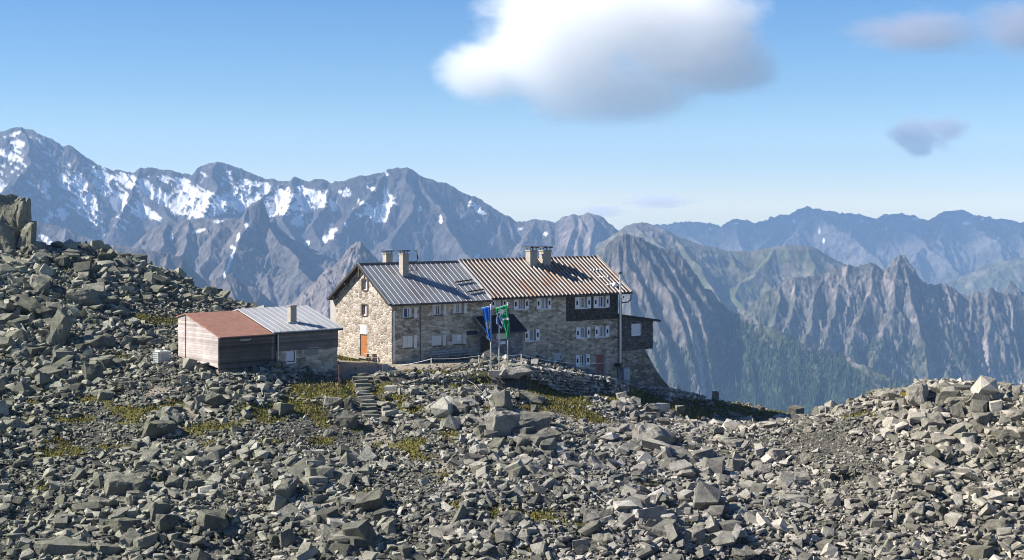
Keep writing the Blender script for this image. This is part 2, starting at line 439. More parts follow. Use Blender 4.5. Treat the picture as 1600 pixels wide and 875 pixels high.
for sp in [[(392, 342), (425, 378), (455, 402), (470, 428), (500, 455), (530, 500)], [(300, 342), (298, 375), (285, 405), (290, 440)], [(262, 346), (255, 375), (235, 405)], [(375, 330), (370, 370), (362, 410), (350, 450)], [(110, 356), (105, 385), (80, 420)], [(340, 340), (335, 380), (325, 420), (330, 460)], [(410, 360), (405, 400), (412, 440), (420, 480)]]:
    L.append((1.0, spur(sp, D, 0.6)))
L.append((3.0, skyline([(368, 330), (371, 319), (377, 313.5), (385, 312.5), (391, 317), (395, 327)], D - 25)))
L.append((3.0, skyline([(407, 343), (410, 336), (415, 337), (418, 346)], D)))
ridge_layer("mountains", -420, 640, 3700, 4680, 300, L, 1.0, m_mid, col_mid, amp=30, lam=170, seed=23, crest=2.2, gul=0.5, step=1.3)

D = 3400
L = [skyline([(180, 380), (230, 390), (262, 394), (284, 402), (300, 416), (322, 430), (342, 440), (352, 430), (362, 425), (378, 440), (402, 452), (430, 474), (455, 492), (520, 520)], D)]
for sp in [[(284, 402), (288, 430), (300, 470)], [(352, 428), (360, 460), (372, 500)], [(262, 394), (255, 425), (245, 470)]]:
    L.append((1.1, spur(sp, D, 0.8)))
ridge_layer("mountains", 170, 560, 2900, 3500, 200, L, 1.05, m_mid, col_mid, amp=20, lam=100, seed=35, crest=1.6, step=1.3)

def col_pink_lit_spur(px, py, X, Y, H, sl, cc, rel):
    c = base_col(X, Y, H, (0.14, 0.125, 0.12), 9, 60, 0.35)
    f = sstep(-.25, .25, fbm(X / 35, H / 70, 4, 61) + 0.012 * (556 - px))  # pink rock, biased leftwards to paint the spur's sunlit side into the colour
    return mixc(c, PINK, f * 0.9)
D = 3600
L = [skyline([(440, 520), (470, 495), (490, 470), (508, 450), (520, 432), (532, 410), (543, 390), (551, 376), (558, 375), (566, 383), (576, 395), (590, 415), (610, 440), (660, 480)], D)]
for sp in [[(551, 376), (548, 405), (540, 440), (530, 490)], [(520, 432), (515, 460), (505, 500)]]:
    L.append((1.4, spur(sp, D, 1.0)))
ridge_layer("mountains", 450, 700, 3150, 3700, 200, L, 1.2, m_mid, col_pink_lit_spur, amp=22, lam=70, seed=41, crest=3.0, gul=0.7, step=1.2)

# --- the green shoulder on the right
def col_green(px, py, X, Y, H, sl, cc, rel):
    c = base_col(X, Y, H, GREEN, 15, 140, 0.3)
    c = mixc(c, (0.12, 0.108, 0.075), sstep(-.25, .3, fbm(X / 200, H / 90, 5, 16)) * 0.7)
    top = sstep(400, 360, py) * sstep(1150, 1040, px)
    c = mixc(c, (0.13, 0.115, 0.11), top * (0.5 + 0.5 * sstep(-.3, .2, fbm(X / 60, H / 50, 4, 17))))
    c = mixc(c, (0.14, 0.12, 0.10), sstep(396, 384, py) * sstep(1160, 1220, px) * 0.7)
    rk = sstep(0.05, 0.35, fbm(X / 55, H / 130, 4, 27) + 0.25 * (sl - 0.9))
    return mixc(c, (0.19, 0.16, 0.145), rk * 0.6)
D = 5200
m_green = mountain_material("alpine_meadow", 0.02, 8, 0.012)
L = [skyline([(930, 385), (960, 366), (985, 352), (1010, 347), (1022, 348), (1045, 356), (1064, 364), (1080, 373), (1105, 384), (1130, 391), (1160, 392), (1180, 388), (1200, 384), (1225, 382), (1255, 384), (1275, 388), (1300, 399), (1330, 411), (1380, 440), (1450, 480)], D)]
for sp in [[(1064, 364), (1085, 400), (1120, 440), (1160, 490), (1200, 540)], [(1010, 347), (1030, 385), (1060, 430), (1090, 480)], [(1200, 384), (1190, 410), (1170, 440), (1180, 490)], [(1255, 384), (1265, 410), (1262, 440), (1275, 480)], [(1130, 391), (1150, 415), (1210, 450)]]:
    L.append((0.7, spur(sp, D, 0.45)))
ridge_layer("mountains", 930, 1480, 3900, 5400, 260, L, 0.62, m_green, col_green, amp=34, lam=300, seed=51, crest=2.0, gul=0.4)

D = 7000
L = [(0.5, skyline([(1400, 480), (1480, 450), (1510, 433), (1540, 416), (1570, 406), (1600, 401), (1700, 396), (1800, 400)], D))]
ridge_layer("mountains", 1420, 1760, 6300, 7200, 120, L, 0.5, m_green, col_green, amp=34, lam=300, seed=57, crest=2.0)

# --- the cliff behind the right end of the hut
def col_cliff(px, py, X, Y, H, sl, cc, rel):
    c = base_col(X, Y, H, (0.105, 0.102, 0.096), 19, 70, 0.35)
    f = sstep(-.05, .3, fbm(X / 38 + 0.8 * fbm(X / 60, H / 60, 3, 4), H / 90, 6, 63, .6))
    c = mixc(c, PINK, f * sstep(620, 480, py) * 0.8)
    gr = sstep(490, 590, py + 60 * fbm(X / 80, H / 80, 4, 71)) * sstep(-.25, .15, fbm(X / 60, H / 150, 4, 73))
    gr = np.maximum(gr, .75 * sstep(1.25, .8, sl) * sstep(-.15, .25, fbm(X / 50, H / 60, 4, 76)))
    gr = np.maximum(gr, sstep(1080, 1150, px) * sstep(-.15, .15, fbm(X / 60, H / 100, 4, 75)) * 0.9)
    c = mixc(c, GREEN, np.clip(gr, 0, 1) * 0.85)
    ch = blob(px, py, 1098, 600, 4, 50, -4) + blob(px, py, 1090, 545, 3, 30, -8)
    c = mixc(c, (0.36, 0.32, 0.30), sstep(.35, .6, ch + 0.2 * fbm(px / 5, py / 9, 3, 3)))
    sn = blob(px, py, 1026, 396, 5, 2.2, 0)
    return c
D = 3400
m_cliff = mountain_material("cliff_rock", 0.07, 8, 0.03)
L = [(1.5, skyline([(900, 430), (935, 395), (955, 375), (972, 362), (985, 362), (998, 366), (1016, 373), (1036, 386), (1060, 394), (1070, 410), (1082, 432), (1098, 446), (1112, 453), (1128, 470), (1150, 486), (1175, 500), (1215, 522), (1260, 548), (1330, 590)], D))]
for sp in [[(960, 372), (955, 420), (965, 480), (985, 540), (1010, 620)], [(985, 362), (990, 410), (1008, 450), (1030, 510), (1045, 560), (1055, 650)], [(998, 366), (1020, 410), (1045, 460), (1062, 500), (1090, 570), (1100, 650)], [(1016, 373), (1040, 420), (1062, 470), (1078, 510), (1098, 560)],
           [(1036, 386), (1058, 430), (1080, 470), (1100, 520), (1118, 570), (1125, 640)], [(1070, 410), (1092, 455), (1120, 500), (1135, 560)], [(1112, 453), (1130, 490), (1142, 530)], [(970, 365), (978, 430), (1000, 500), (1025, 580), (1030, 650)]]:
    L.append((1.6, spur(sp, D, 1.2)))
# the wooded rib that runs out from the cliff's end
def col_wood(px, py, X, Y, H, sl, cc, rel):
    c = base_col(X, Y, H, (0.055, 0.066, 0.036), 39, 70, 0.35)
    rk = sstep(-.05, 0.25, fbm(X / 22, H / 40, 5, 92)) * sstep(60, 8, py - (490 + 0.40 * np.maximum(0, px - 1155)))
    return mixc(c, (0.20, 0.18, 0.17), rk * 0.8)
def col_both(px, py, X, Y, H, sl, cc, rel):
    a = col_cliff(px, py, X, Y, H, sl, cc, rel); b_ = col_wood(px, py, X, Y, H, sl, cc, rel)
    f = sstep(1125, 1175, px + 0.22 * (py - 490) + 25 * fbm(X / 60, H / 60, 4, 94))
    return a * (1 - f[..., None]) + b_ * f[..., None]
hcrest = skyline([(1146, 489, 3395), (1152, 488, 3390), (1160, 490, 3372), (1166, 496, 3360), (1173, 494, 3350), (1190, 504, 3330), (1199, 511, 3318), (1212, 512, 3300), (1230, 524, 3270), (1255, 538, 3230), (1290, 549, 3200), (1325, 560, 3150), (1360, 574, 3100), (1400, 590, 3050), (1450, 602, 3000), (1500, 612, 2950), (1620, 640, 2900)], 3300)
L.append((0.85, hcrest))
for sp, d_ in [([(1160, 490), (1150, 540), (1138, 590), (1120, 660)], 3372), ([(1230, 524), (1222, 560), (1215, 610), (1210, 670)], 3270), ([(1325, 560), (1318, 600), (1310, 660)], 3150), ([(1190, 505), (1186, 545), (1176, 600), (1170, 670)], 3330), ([(1275, 545), (1270, 585), (1262, 660)], 3215)]:
    L.append((0.9, spur(sp, d_, 0.78)))
Lc = ridge_layer("mountains", 930, 1660, 2350, 3500, 360, L, 1.3, m_cliff, col_both, amp=42, lam=110, seed=61, crest=3.0, gul=0.3, step=1.3)

# --- the jagged ridge on the right
def col_jag(px, py, X, Y, H, sl, cc, rel):
    c = base_col(X, Y, H, (0.11, 0.105, 0.098), 29, 60, 0.35)
    f = sstep(-.05, .3, fbm(X / 32 + .7 * fbm(X / 50, H / 50, 3, 5), H / 80, 6, 83, .6))
    c = mixc(c, PINK, f * 0.8)
    line = 520 + 55 * fbm(X / 70, Y / 400, 4, 85) + 25 * sstep(1480, 1540, px)
    gr = sstep(line - 45, line + 10, py) * sstep(-.3, .1, fbm(X / 60, H / 90, 4, 87))
    gr = np.maximum(gr, .75 * sstep(1.25, .8, sl) * sstep(-.15, .25, fbm(X / 50, H / 60, 4, 86)))
    gr = np.maximum(gr, sstep(1290, 1180, px) * sstep(-.2, .2, fbm(X / 90, H / 90, 4, 88)) * 0.85)
    c = mixc(c, GREEN, np.clip(gr, 0, 1) * 0.85)
    cl = blob(px, py, 1545, 570, 14, 50, -8) + blob(px, py, 1590, 600, 8, 40, -10) + blob(px, py, 1530, 620, 10, 30, 0)
    c = mixc(c, (0.40, 0.33, 0.31), np.clip(cl, 0, 1) * 0.8 * sstep(-.3, .1, fbm(X / 20, H / 70, 4, 90)))
    return c
D = 4000
m_jag = mountain_material("jagged_rock", 0.06, 9, 0.03)
L = [(1.3, skyline([(1130, 520), (1170, 482), (1190, 462), (1225, 442), (1250, 432), (1285, 427), (1305, 420), (1318, 413), (1330, 410), (1340, 414), (1350, 413), (1360, 409), (1370, 414), (1382, 422), (1390, 414), (1396, 402), (1404, 396), (1410, 397), (1416, 404), (1425, 415), (1436, 430), (1446, 443), (1460, 443), (1478, 441), (1490, 448), (1500, 456), (1510, 461), (1517, 456), (1523, 452), (1535, 456), (1544, 450), (1551, 449), (1560, 454), (1574, 459), (1590, 460), (1610, 463), (1680, 470), (1760, 455), (1830, 475), (1900, 462), (2000, 500)], D))]
for sp in [[(1330, 410), (1318, 440), (1312, 475), (1296, 520), (1285, 570)], [(1360, 409), (1358, 450), (1345, 500), (1335, 560)], [(1404, 396), (1396, 430), (1392, 470), (1378, 520), (1360, 570), (1340, 610)], [(1404, 396), (1420, 440), (1428, 480), (1440, 530), (1450, 590)], [(1446, 443), (1450, 480), (1462, 530), (1470, 580)],
           [(1478, 441), (1482, 480), (1476, 520), (1490, 580)], [(1523, 452), (1512, 490), (1505, 540), (1500, 600)], [(1548, 449), (1545, 490), (1538, 530), (1545, 580), (1555, 640)], [(1590, 460), (1585, 500), (1600, 560), (1610, 630)], [(1225, 442), (1215, 480), (1200, 520)], [(1285, 427), (1272, 470), (1262, 520), (1240, 570)], [(1250, 432), (1240, 470), (1225, 520)], [(1640, 466), (1640, 520), (1650, 600)], [(1760, 455), (1765, 520), (1750, 600)], [(1900, 462), (1890, 530), (1900, 600)]]:
    L.append((1.5, spur(sp, D, 1.08)))
Lj = ridge_layer("mountains", 1100, 1960, 3000, 4120, 360, L, 1.2, m_jag, col_jag, amp=48, lam=110, seed=71, crest=3.5, gul=0.3, step=1.25)

D = 4600
L = [(1.3, skyline([(1540, 480), (1562, 460), (1572, 450), (1580, 437), (1588, 441), (1600, 455), (1625, 468)], D))]
ridge_layer("mountains", 1530, 1640, 4450, 4700, 70, L, 1.3, m_jag, col_far, amp=14, lam=80, seed=77, crest=2.0)

# valley floor far below, reaching past everything
vm = simple_mat("valley_meadow", (0.06, 0.08, 0.035), 1.0, 0.05, vary=0.3, scale=0.01)
vb = MB(); vb.add([(-12000, -2000, -905), (12000, -2000, -905), (12000, 14000, -905), (-12000, 14000, -905)], [(0, 1, 2, 3)])
struct(vb.build("valley_ground", vm))

# --- conifers of the far wood: one mass
def forest_points(Ld, n, keep):
    H, X, Y, PP, PY = Ld["H"], Ld["X"], Ld["Y"], Ld["PP"], Ld["PY"]
    r, c = H.shape
    i = rng.integers(0, r - 1, n); j = rng.integers(0, c - 1, n)
    ok = keep(PP[i, j], PY[i, j], X[i, j], Y[i, j], H[i, j], Ld["slope"][i, j])
    i = i[ok]; j = j[ok]
    fx = rng.random(len(i)); fy = rng.random(len(i))
    def bl(A): return (A[i, j] * (1 - fx) + A[i, j + 1] * fx) * (1 - fy) + (A[i + 1, j] * (1 - fx) + A[i + 1, j + 1] * fx) * fy
    return np.stack([bl(X), bl(Y), bl(H)], -1)
def kw(px, py, X, Y, H, sl):
    n = fbm(X / 60, H / 60, 4, 101); n2 = fbm(X / 40, H / 90, 4, 107)
    rib = px + 0.25 * (py - 490) > 1150
    a = (py > 505 + 0.38 * np.maximum(0, px - 1160) - 30 * n) & (n + (px - 1130) * 0.004 + (py - 560) * 0.004 > -0.25 + 0.5 * rng.random(len(px)))
    b_ = (py > 540) & (n2 > -0.05) & (np.abs(px - 1096) > 8) & (rng.random(len(px)) < .8)
    return np.where(rib, a, b_) & (py < 690)
def kj(px, py, X, Y, H, sl):
    n = fbm(X / 70, Y / 400, 4, 85); n2 = fbm(X / 50, H / 70, 4, 103)
    line = 535 + 60 * n + 40 * sstep(1470, 1550, px) + 20 * sstep(1300, 1200, px)
    return (py > line) & (py < 660) & (n2 > -0.22 + 0.3 * rng.random(len(px)))
FP = np.concatenate([forest_points(Lc, 60000, kw), forest_points(Lj, 42000, kj)])
def conifer_mesh(P):
    n = len(P)
    V = []; Fc = []
    k = 6
    h = rng.uniform(6, 15, n) * np.where(rng.random(n) < 0.15, 1.25, 1); rad = h * rng.uniform(0.16, 0.24, n)
    tiers = [(0.04, 1.0, 0.55), (0.3, 0.72, 0.8), (0.58, 0.42, 1.0)]
    a0 = rng.uniform(0, 6.28, n)
    off = 0
    for (b, rr, t) in tiers:
        ring = []
        for q in range(k):
            a = a0 + q * 2 * math.pi / k
            jr = rad * rr * rng.uniform(0.75, 1.2, n)
            ring.append(np.stack([P[:, 0] + np.cos(a) * jr, P[:, 1] + np.sin(a) * jr, P[:, 2] + h * (b + rng.uniform(-.03, .03, n)) - 1], -1))
        ring.append(np.stack([P[:, 0], P[:, 1], P[:, 2] + h * t - 1], -1))
        vs = np.stack(ring, 1)                      # n,k+1,3
        base = off + np.arange(n)[:, None] * (k + 1)
        for q in range(k):
            Fc.append(np.stack([base[:, 0] + q, base[:, 0] + (q + 1) % k, base[:, 0] + k], -1))
        V.append(vs.reshape(-1, 3)); off += n * (k + 1)
    return np.concatenate(V), np.concatenate(Fc)
fb = NB("conifer_needles")
gi = fb.n("ShaderNodeNewGeometry")
fb.col(fb.ramp(gi.outputs["Random Per Island"], [(0.0, (0.018, 0.032, 0.018)), (0.6, (0.032, 0.052, 0.026)), (1.0, (0.055, 0.075, 0.032))]))
fv, ff = conifer_mesh(FP)
fo = mesh_from_arrays("conifer_forest", fv, ff, None, fb.set(1.0, 0.05))
struct(fo, "stuff")
# ------------------------------------------------------------------ air between here and the far mountains
hz = NB("mountain_air")
hz.t.nodes.remove(hz.b)
pv = hz.n("ShaderNodeVolumePrincipled")
pv.inputs["Color"].default_value = (0.38, 0.62, 1.0, 1)
pv.inputs["Density"].default_value = 8.2e-5
pv.inputs["Anisotropy"].default_value = 0.0
hz.l(pv.outputs[0], hz.t.nodes["Material Output"].inputs["Volume"])
hb = MB(); hb.box(-6000, 6000, -600, 10500, -906, 352)
ho = struct(hb.build("haze", hz.m), "stuff")

# ------------------------------------------------------------------ clouds: real volumes above the haze
def cloud_material(name, dens, seed, scale, colour, lo, hi, aniso=0.2, soft=1.0, step=0.25, lobes=None, nz=(0.55, 0.16), absorb=0.0):
    b = NB(name); b.t.nodes.remove(b.b)
    tc = b.n("ShaderNodeTexCoord")
    mp = b.n("ShaderNodeMapping"); mp.inputs["Location"].default_value = (seed * 3.1, seed * 1.7, seed)
    b.l(tc.outputs["Object"], mp.inputs[0])
    n1 = b.noise(mp.outputs[0], scale, 2, 0.5)
    n2 = b.noise(mp.outputs[0], scale * 3.4, 7, 0.66, 0.4)
    d = None
    for (c, r_) in lobes:                      # soft union of ellipsoidal lobes, in the cloud's own unit space
        vm_ = b.n("ShaderNodeVectorMath", operation='SUBTRACT'); b.l(tc.outputs["Object"], vm_.inputs[0]); vm_.inputs[1].default_value = c
        vd = b.n("ShaderNodeVectorMath", operation='DIVIDE'); b.l(vm_.outputs[0], vd.inputs[0]); vd.inputs[1].default_value = r_
        ln = b.n("ShaderNodeVectorMath", operation='LENGTH'); b.l(vd.outputs[0], ln.inputs[0])
        f = b.math('SUBTRACT', 1.0, ln.outputs["Value"])
        if d is None: d = f
        else:
            sm = b.n("ShaderNodeMath", operation='SMOOTH_MAX'); b.l(d, sm.inputs[0]); b.l(f, sm.inputs[1]); sm.inputs[2].default_value = 0.15
            d = sm.outputs[0]
    s = b.math('ADD', d, b.math('MULTIPLY', b.math('SUBTRACT', n1, 0.5), nz[0] * 2))
    s = b.math('ADD', s, b.math('MULTIPLY', b.math('SUBTRACT', n2, 0.5), nz[1] * 2))
    n3 = b.noise(mp.outputs[0], scale * 11, 4, 0.6, 0.6)
    s = b.math('ADD', s, b.math('MULTIPLY', b.math('SUBTRACT', n3, 0.5), nz[1] * .9))
    mr = b.n("ShaderNodeMapRange"); mr.interpolation_type = 'SMOOTHSTEP'
    b.l(s, mr.inputs[0]); mr.inputs[1].default_value = lo; mr.inputs[2].default_value = hi; mr.inputs[3].default_value = 0; mr.inputs[4].default_value = dens
    p = b.n("ShaderNodeVolumePrincipled")
    p.inputs["Color"].default_value = (*colour, 1); p.inputs["Anisotropy"].default_value = aniso
    p.inputs["Absorption Color"].default_value = (0, 0, 0, 1)
    b.l(mr.outputs[0], p.inputs["Density"])
    b.l(p.outputs[0], b.t.nodes["Material Output"].inputs["Volume"])
    b.m.volume_intersection_method if False else None
    try: b.m.cycles.volume_step_rate = step
    except Exception: pass
    return b.m

def cloud(px, py, d, sx, sy, sz, mat):
    bm = bmesh.new(); bmesh.ops.create_icosphere(bm, subdivisions=3, radius=1.0)
    me = bpy.data.meshes.new("cloud"); bm.to_mesh(me); bm.free()
    me.materials.append(mat)
    o = bpy.data.objects.new("cloud", me); C.objects.link(o)
    o.location = w3(px, py, d); o.scale = (sx, sy, sz)
    return struct(o)

Dc = 9000.0
u_ = Dc / F_PX
big = cloud_material("cumulus_vapour", 0.0056, 3, 2.2, (1, 1, 1), 0.0, 0.56, aniso=0.0, step=0.10,
                     lobes=[((-.62, 0, -.34), (.27, .35, .30)), ((-.24, 0, -.10), (.50, .6, .58)), ((.34, 0, -.06), (.48, .55, .54)), ((0, 0, .08), (.62, .6, .42)), ((.02, 0, -.50), (.46, .4, .30)), ((.58, 0, -.30), (.30, .3, .28))], nz=(0.42, 0.34))
cloud(950, 42, Dc, 315 * u_, 240 * u_, 205 * u_, big)
wisp = cloud_material("shaded_grey_vapour", 0.0075, 8, 1.9, (0.56, 0.58, 0.66), 0.05, 0.6, aniso=0.0, step=0.3, lobes=[((-.1, 0, 0), (0.62, 0.7, 0.5)), ((.35, 0, .1), (.5, .6, .35)), ((-.1, 0, -.4), (.3, .4, .3))], nz=(0.6, 0.55))  # grey scatter colour stands in for the shade on this small cloud
cloud(1445, 208, Dc, 92 * u_, 70 * u_, 62 * u_, wisp)
wisp2 = cloud_material("shaded_grey_vapour", 0.0050, 13, 1.7, (0.60, 0.60, 0.67), 0.05, 0.7, aniso=0.0, step=0.3, lobes=[((-0.2, 0, 0.1), (0.6, 0.8, 0.55)), ((0.5, 0, 0.25), (0.5, 0.8, 0.6))], nz=(0.6, 0.5))  # the upper cloud's shade is likewise put into its colour
cloud(1490, 62, Dc, 215 * u_, 80 * u_, 78 * u_, wisp2)
wisp3 = cloud_material("thin_white_vapour", 0.0045, 21, 1.9, (0.93, 0.93, 0.95), 0.0, 0.6, aniso=0.0, step=0.3, lobes=[((0, 0, 0), (0.85, 0.8, 0.6))], nz=(0.6, 0.5))
cloud(1028, 315, 14000, 75 * 5.7, 60 * 5.7, 20 * 5.7, wisp3)
cloud(940, 330, 14000, 55 * 5.7, 60 * 5.7, 18 * 5.7, wisp3)
# ------------------------------------------------------------------ the near ground, as a height field through surveyed points
GP = []
def gp(px, py, Y): GP.append(w3(px, py, Y))
for px in (-250, -100, 0, 200, 400, 600, 800, 1000, 1200, 1400, 1600, 1750):
    gp(px, 960, 94.5); gp(px, 875, 100)
for px, py, Y in [(-120, 800, 106), (0, 740, 112), (150, 740, 112), (300, 740, 112), (450, 740, 112), (600, 740, 112), (700, 740, 112), (820, 740, 111.5), (1000, 740, 114.5), (1100, 740, 117), (1250, 740, 118), (1400, 740, 112), (1500, 740, 110.5), (1620, 740, 109),
                  (0, 640, 124), (150, 640, 124), (300, 640, 124.5), (430, 640, 125), (590, 650, 124), (700, 650, 124), (800, 650, 124), (900, 670, 124), (1000, 680, 128), (1100, 692, 146), (1180, 692, 147), (1250, 690, 146), (1400, 660, 119.5), (1500, 650, 118), (1600, 650, 117),
                  (1250, 642, 164), (1180, 638, 168), (1320, 640, 143), (1380, 618, 125), (1430, 603, 123), (1500, 600, 123), (1600, 602, 123), (1700, 604, 123),
                  # beyond the knoll and the saddle everything falls into the valley
                  (1430, 640, 133), (1500, 640, 134), (1600, 640, 134), (1250, 720, 178), (1180, 705, 184), (1350, 720, 160),
                  # right of the hut
                  (1100, 621, 166), (1100, 655, 157.5), (1180, 662, 158.5), (1250, 662, 157), (1040, 630, 157), (1050, 608, 154), (1000, 608, 154), (1000, 640, 142), (1040, 650, 138), (1150, 631, 168), (1130, 700, 188), (1040, 690, 180),
                  # terrace along the hut
                  (525, 557, 147.3), (570, 563, 143.5), (612, 569, 139.8), (560, 575, 136.4), (545, 583, 133.6), (600, 582, 134.3), (640, 580, 135.4), (660, 569, 141), (700, 566, 142.5), (700, 577, 136.6), (740, 560, 144.5), (745, 572, 137.5), (790, 563, 147), (785, 578, 136.6),
                  (830, 567, 149.3), (830, 572, 140.5), (872, 574, 151.7), (880, 578, 144), (911, 581, 153.3), (940, 586, 154.6), (940, 592, 147), (965, 597, 155.8), (985, 601, 153),
                  # in front of the dry wall
                  (650, 612, 131.2), (720, 607, 132), (780, 598, 133.5), (830, 592, 135), (860, 602, 135.5), (910, 618, 136), (950, 632, 137), (680, 625, 128), (760, 622, 128.5), (830, 625, 129), (880, 640, 129), (940, 655, 131),
                  # around the shed
                  (345, 580, 128), (430, 585, 131), (526, 592, 135), (400, 602, 126), (480, 608, 127.5), (283, 562, 132.4), (250, 572, 128.5), (310, 600, 126.5), (535, 607, 129.5),
                  # left hillside
                  (-150, 600, 127), (-150, 500, 136), (-150, 420, 147), (-150, 385, 158), (0, 585, 129.5), (0, 500, 138.5), (0, 440, 146.5), (0, 400, 155), (30, 384, 160), (100, 540, 135), (80, 460, 145), (100, 388, 162), (150, 560, 133), (150, 480, 145), (150, 415, 156), (150, 387, 164),
                  (200, 400, 164), (200, 460, 151), (250, 500, 146), (250, 440, 160), (250, 425, 165), (300, 455, 166), (350, 472, 166.5), (420, 488, 167), (330, 482, 156), (500, 545, 168), (200, 540, 137),
                  (0, 470, 178), (100, 490, 184), (250, 530, 184), (400, 570, 186)]:
    gp(px, py, Y)
GP += [(0, 0, 12.4), (-30, 0, 12.0), (30, 0, 12.0), (0, 40, -3), (0, 70, -10.5), (-40, 40, -1), (40, 40, -2), (-50, 70, -9), (50, 70, -10), (-16, 172, -3), (8, 176, -9), (24, 182, -14), (-40, 215, -22), (0, 215, -32), (40, 215, -36), (70, 180, -24), (-90, 215, -14),
       (-90, 100, -6), (-95, 150, 12), (80, 100, -6.5), (80, 125, 0), (80, 150, -12), (60, 165, -18), (-90, 40, 0), (80, 40, 0), (0, -20, 12.5), (-90, -20, 10), (80, -20, 10), (0, 262, -60), (-100, 262, -45), (90, 262, -65)]
GP = np.array(GP)
def tps_fit(P, z, lam=0.02):
    n = len(P)
    d2 = ((P[:, None] - P[None]) ** 2).sum(-1)
    K = 0.5 * d2 * np.log(d2 + 1e-9) + lam * n * np.eye(n)
    Q = np.c_[np.ones(n), P]
    A = np.block([[K, Q], [Q.T, np.zeros((3, 3))]])
    return np.linalg.solve(A, np.r_[z, 0, 0, 0])
_P = GP[:, :2] / 20.0
_W = tps_fit(_P, GP[:, 2], 0.0006)
def tps_eval(x, y):
    sh = np.shape(x); q = np.c_[np.ravel(x), np.ravel(y)] / 20.0
    out = np.empty(len(q))
    for a in range(0, len(q), 20000):
        d2 = ((q[a:a + 20000, None] - _P[None]) ** 2).sum(-1)
        out[a:a + 20000] = (0.5 * d2 * np.log(d2 + 1e-9)) @ _W[:len(_P)] + _W[-3] + q[a:a + 20000] @ _W[-2:]
    return out.reshape(sh)

# hut and shed frames
HUT_O = Vector((-10.743, 140.0, 0.0)); HUT_A = R(37.5)
SK = 0.97
SHED_O = Vector((-24.68 * SK, 132.0 * SK, CAMZ * (1 - SK))); SHED_A = R(42)
def to_local(o, a, x, y):
    dx = x - o.x; dy = y - o.y
    return dx * math.cos(a) + dy * math.sin(a), -dx * math.sin(a) + dy * math.cos(a)

GX0, GX1, GY0, GY1, GS = -88.0, 78.0, -18.0, 258.0, 0.55
gxs = np.arange(GX0, GX1 + GS, GS); gys = np.arange(GY0, GY1 + GS, GS)
GXX, GYY = np.meshgrid(gxs, gys)
G0 = tps_eval(GXX, GYY)
def flat_mask(x, y):
    """1 where the ground was levelled: terrace in front of the gable and along the facade, inside the walls"""
    u, v = to_local(HUT_O, HUT_A, x, y)
    return sstep(-9, -6, u) * sstep(14, 10, u) * sstep(-5.5, -3.5, v) * sstep(12, 10, v)
fm = flat_mask(GXX, GYY)
# the dry walls hold the ground back: it is lower just in front of them
WALLP = [[(-10.2, 132.6), (-8.4, 133), (-7.0, 133.6), (-5.3, 134.1), (-3.9, 134.5), (-2.1, 134.8), (-.3, 135.6), (.7, 136.4), (2.0, 138), (3.6, 140), (5.3, 142.5), (6.9, 145), (8.6, 147.5), (10.0, 149)]]
def wall_front(x, y):
    best = np.full(np.shape(x), 1e9); side = np.zeros(np.shape(x))
    for wl in WALLP:
        for k in range(len(wl) - 1):
            (ax, ay), (bx, by) = wl[k], wl[k + 1]; dx, dy = bx - ax, by - ay; L2 = dx * dx + dy * dy
            t = np.clip(((x - ax) * dx + (y - ay) * dy) / L2, 0, 1); d = np.hypot(x - ax - t * dx, y - ay - t * dy)
            sd = (x - ax) * dy - (y - ay) * dx
            up = d < best; best = np.where(up, d, best); side = np.where(up, sd, side)
    return best, side > 0
_wd, _ws = wall_front(GXX, GYY)
G0 = G0 - np.where(_ws, sstep(6.0, 0.4, _wd) * (0.4 + 1.0 * sstep(-3, 3, GXX)), 0)
rough = (0.8 * fbm(GXX / 13, GYY / 13, 2, 12) * sstep(136, 122, GYY) + 0.62 * fbm(GXX / 6, GYY / 6, 4, 3) + 0.34 * fbm(GXX / 1.9, GYY / 1.9, 3, 8)) * sstep(80, 96, GYY)
G0 = G0 + rough * (1 - 0.93 * fm)
def ground(x, y):
    x = np.asarray(x, float); y = np.asarray(y, float)
    fx = np.clip((x - GX0) / GS, 0, len(gxs) - 1.001); fy = np.clip((y - GY0) / GS, 0, len(gys) - 1.001)
    i = fy.astype(int); j = fx.astype(int); a = fx - j; b = fy - i
    return (G0[i, j] * (1 - a) + G0[i, j + 1] * a) * (1 - b) + (G0[i + 1, j] * (1 - a) + G0[i + 1, j + 1] * a) * b
def gz(x, y): return float(ground(x, y))
def at(px, py, y0=90.0, y1=200.0):
    """the first point of the ground seen along a sight line"""
    Y = np.arange(y0, y1, 0.1); x = (px - 800) / F_PX * Y; z = CAMZ + (HZ - py) / F_PX * Y
    g = ground(x, Y); hit = np.nonzero(z <= g)[0]
    k = hit[0] if len(hit) else int(np.argmin(z - g))
    return Vector((float(x[k]), float(Y[k]), float(g[k])))
def topx(x, y, z): return 800 + F_PX * x / y, HZ - (z - CAMZ) * F_PX / y

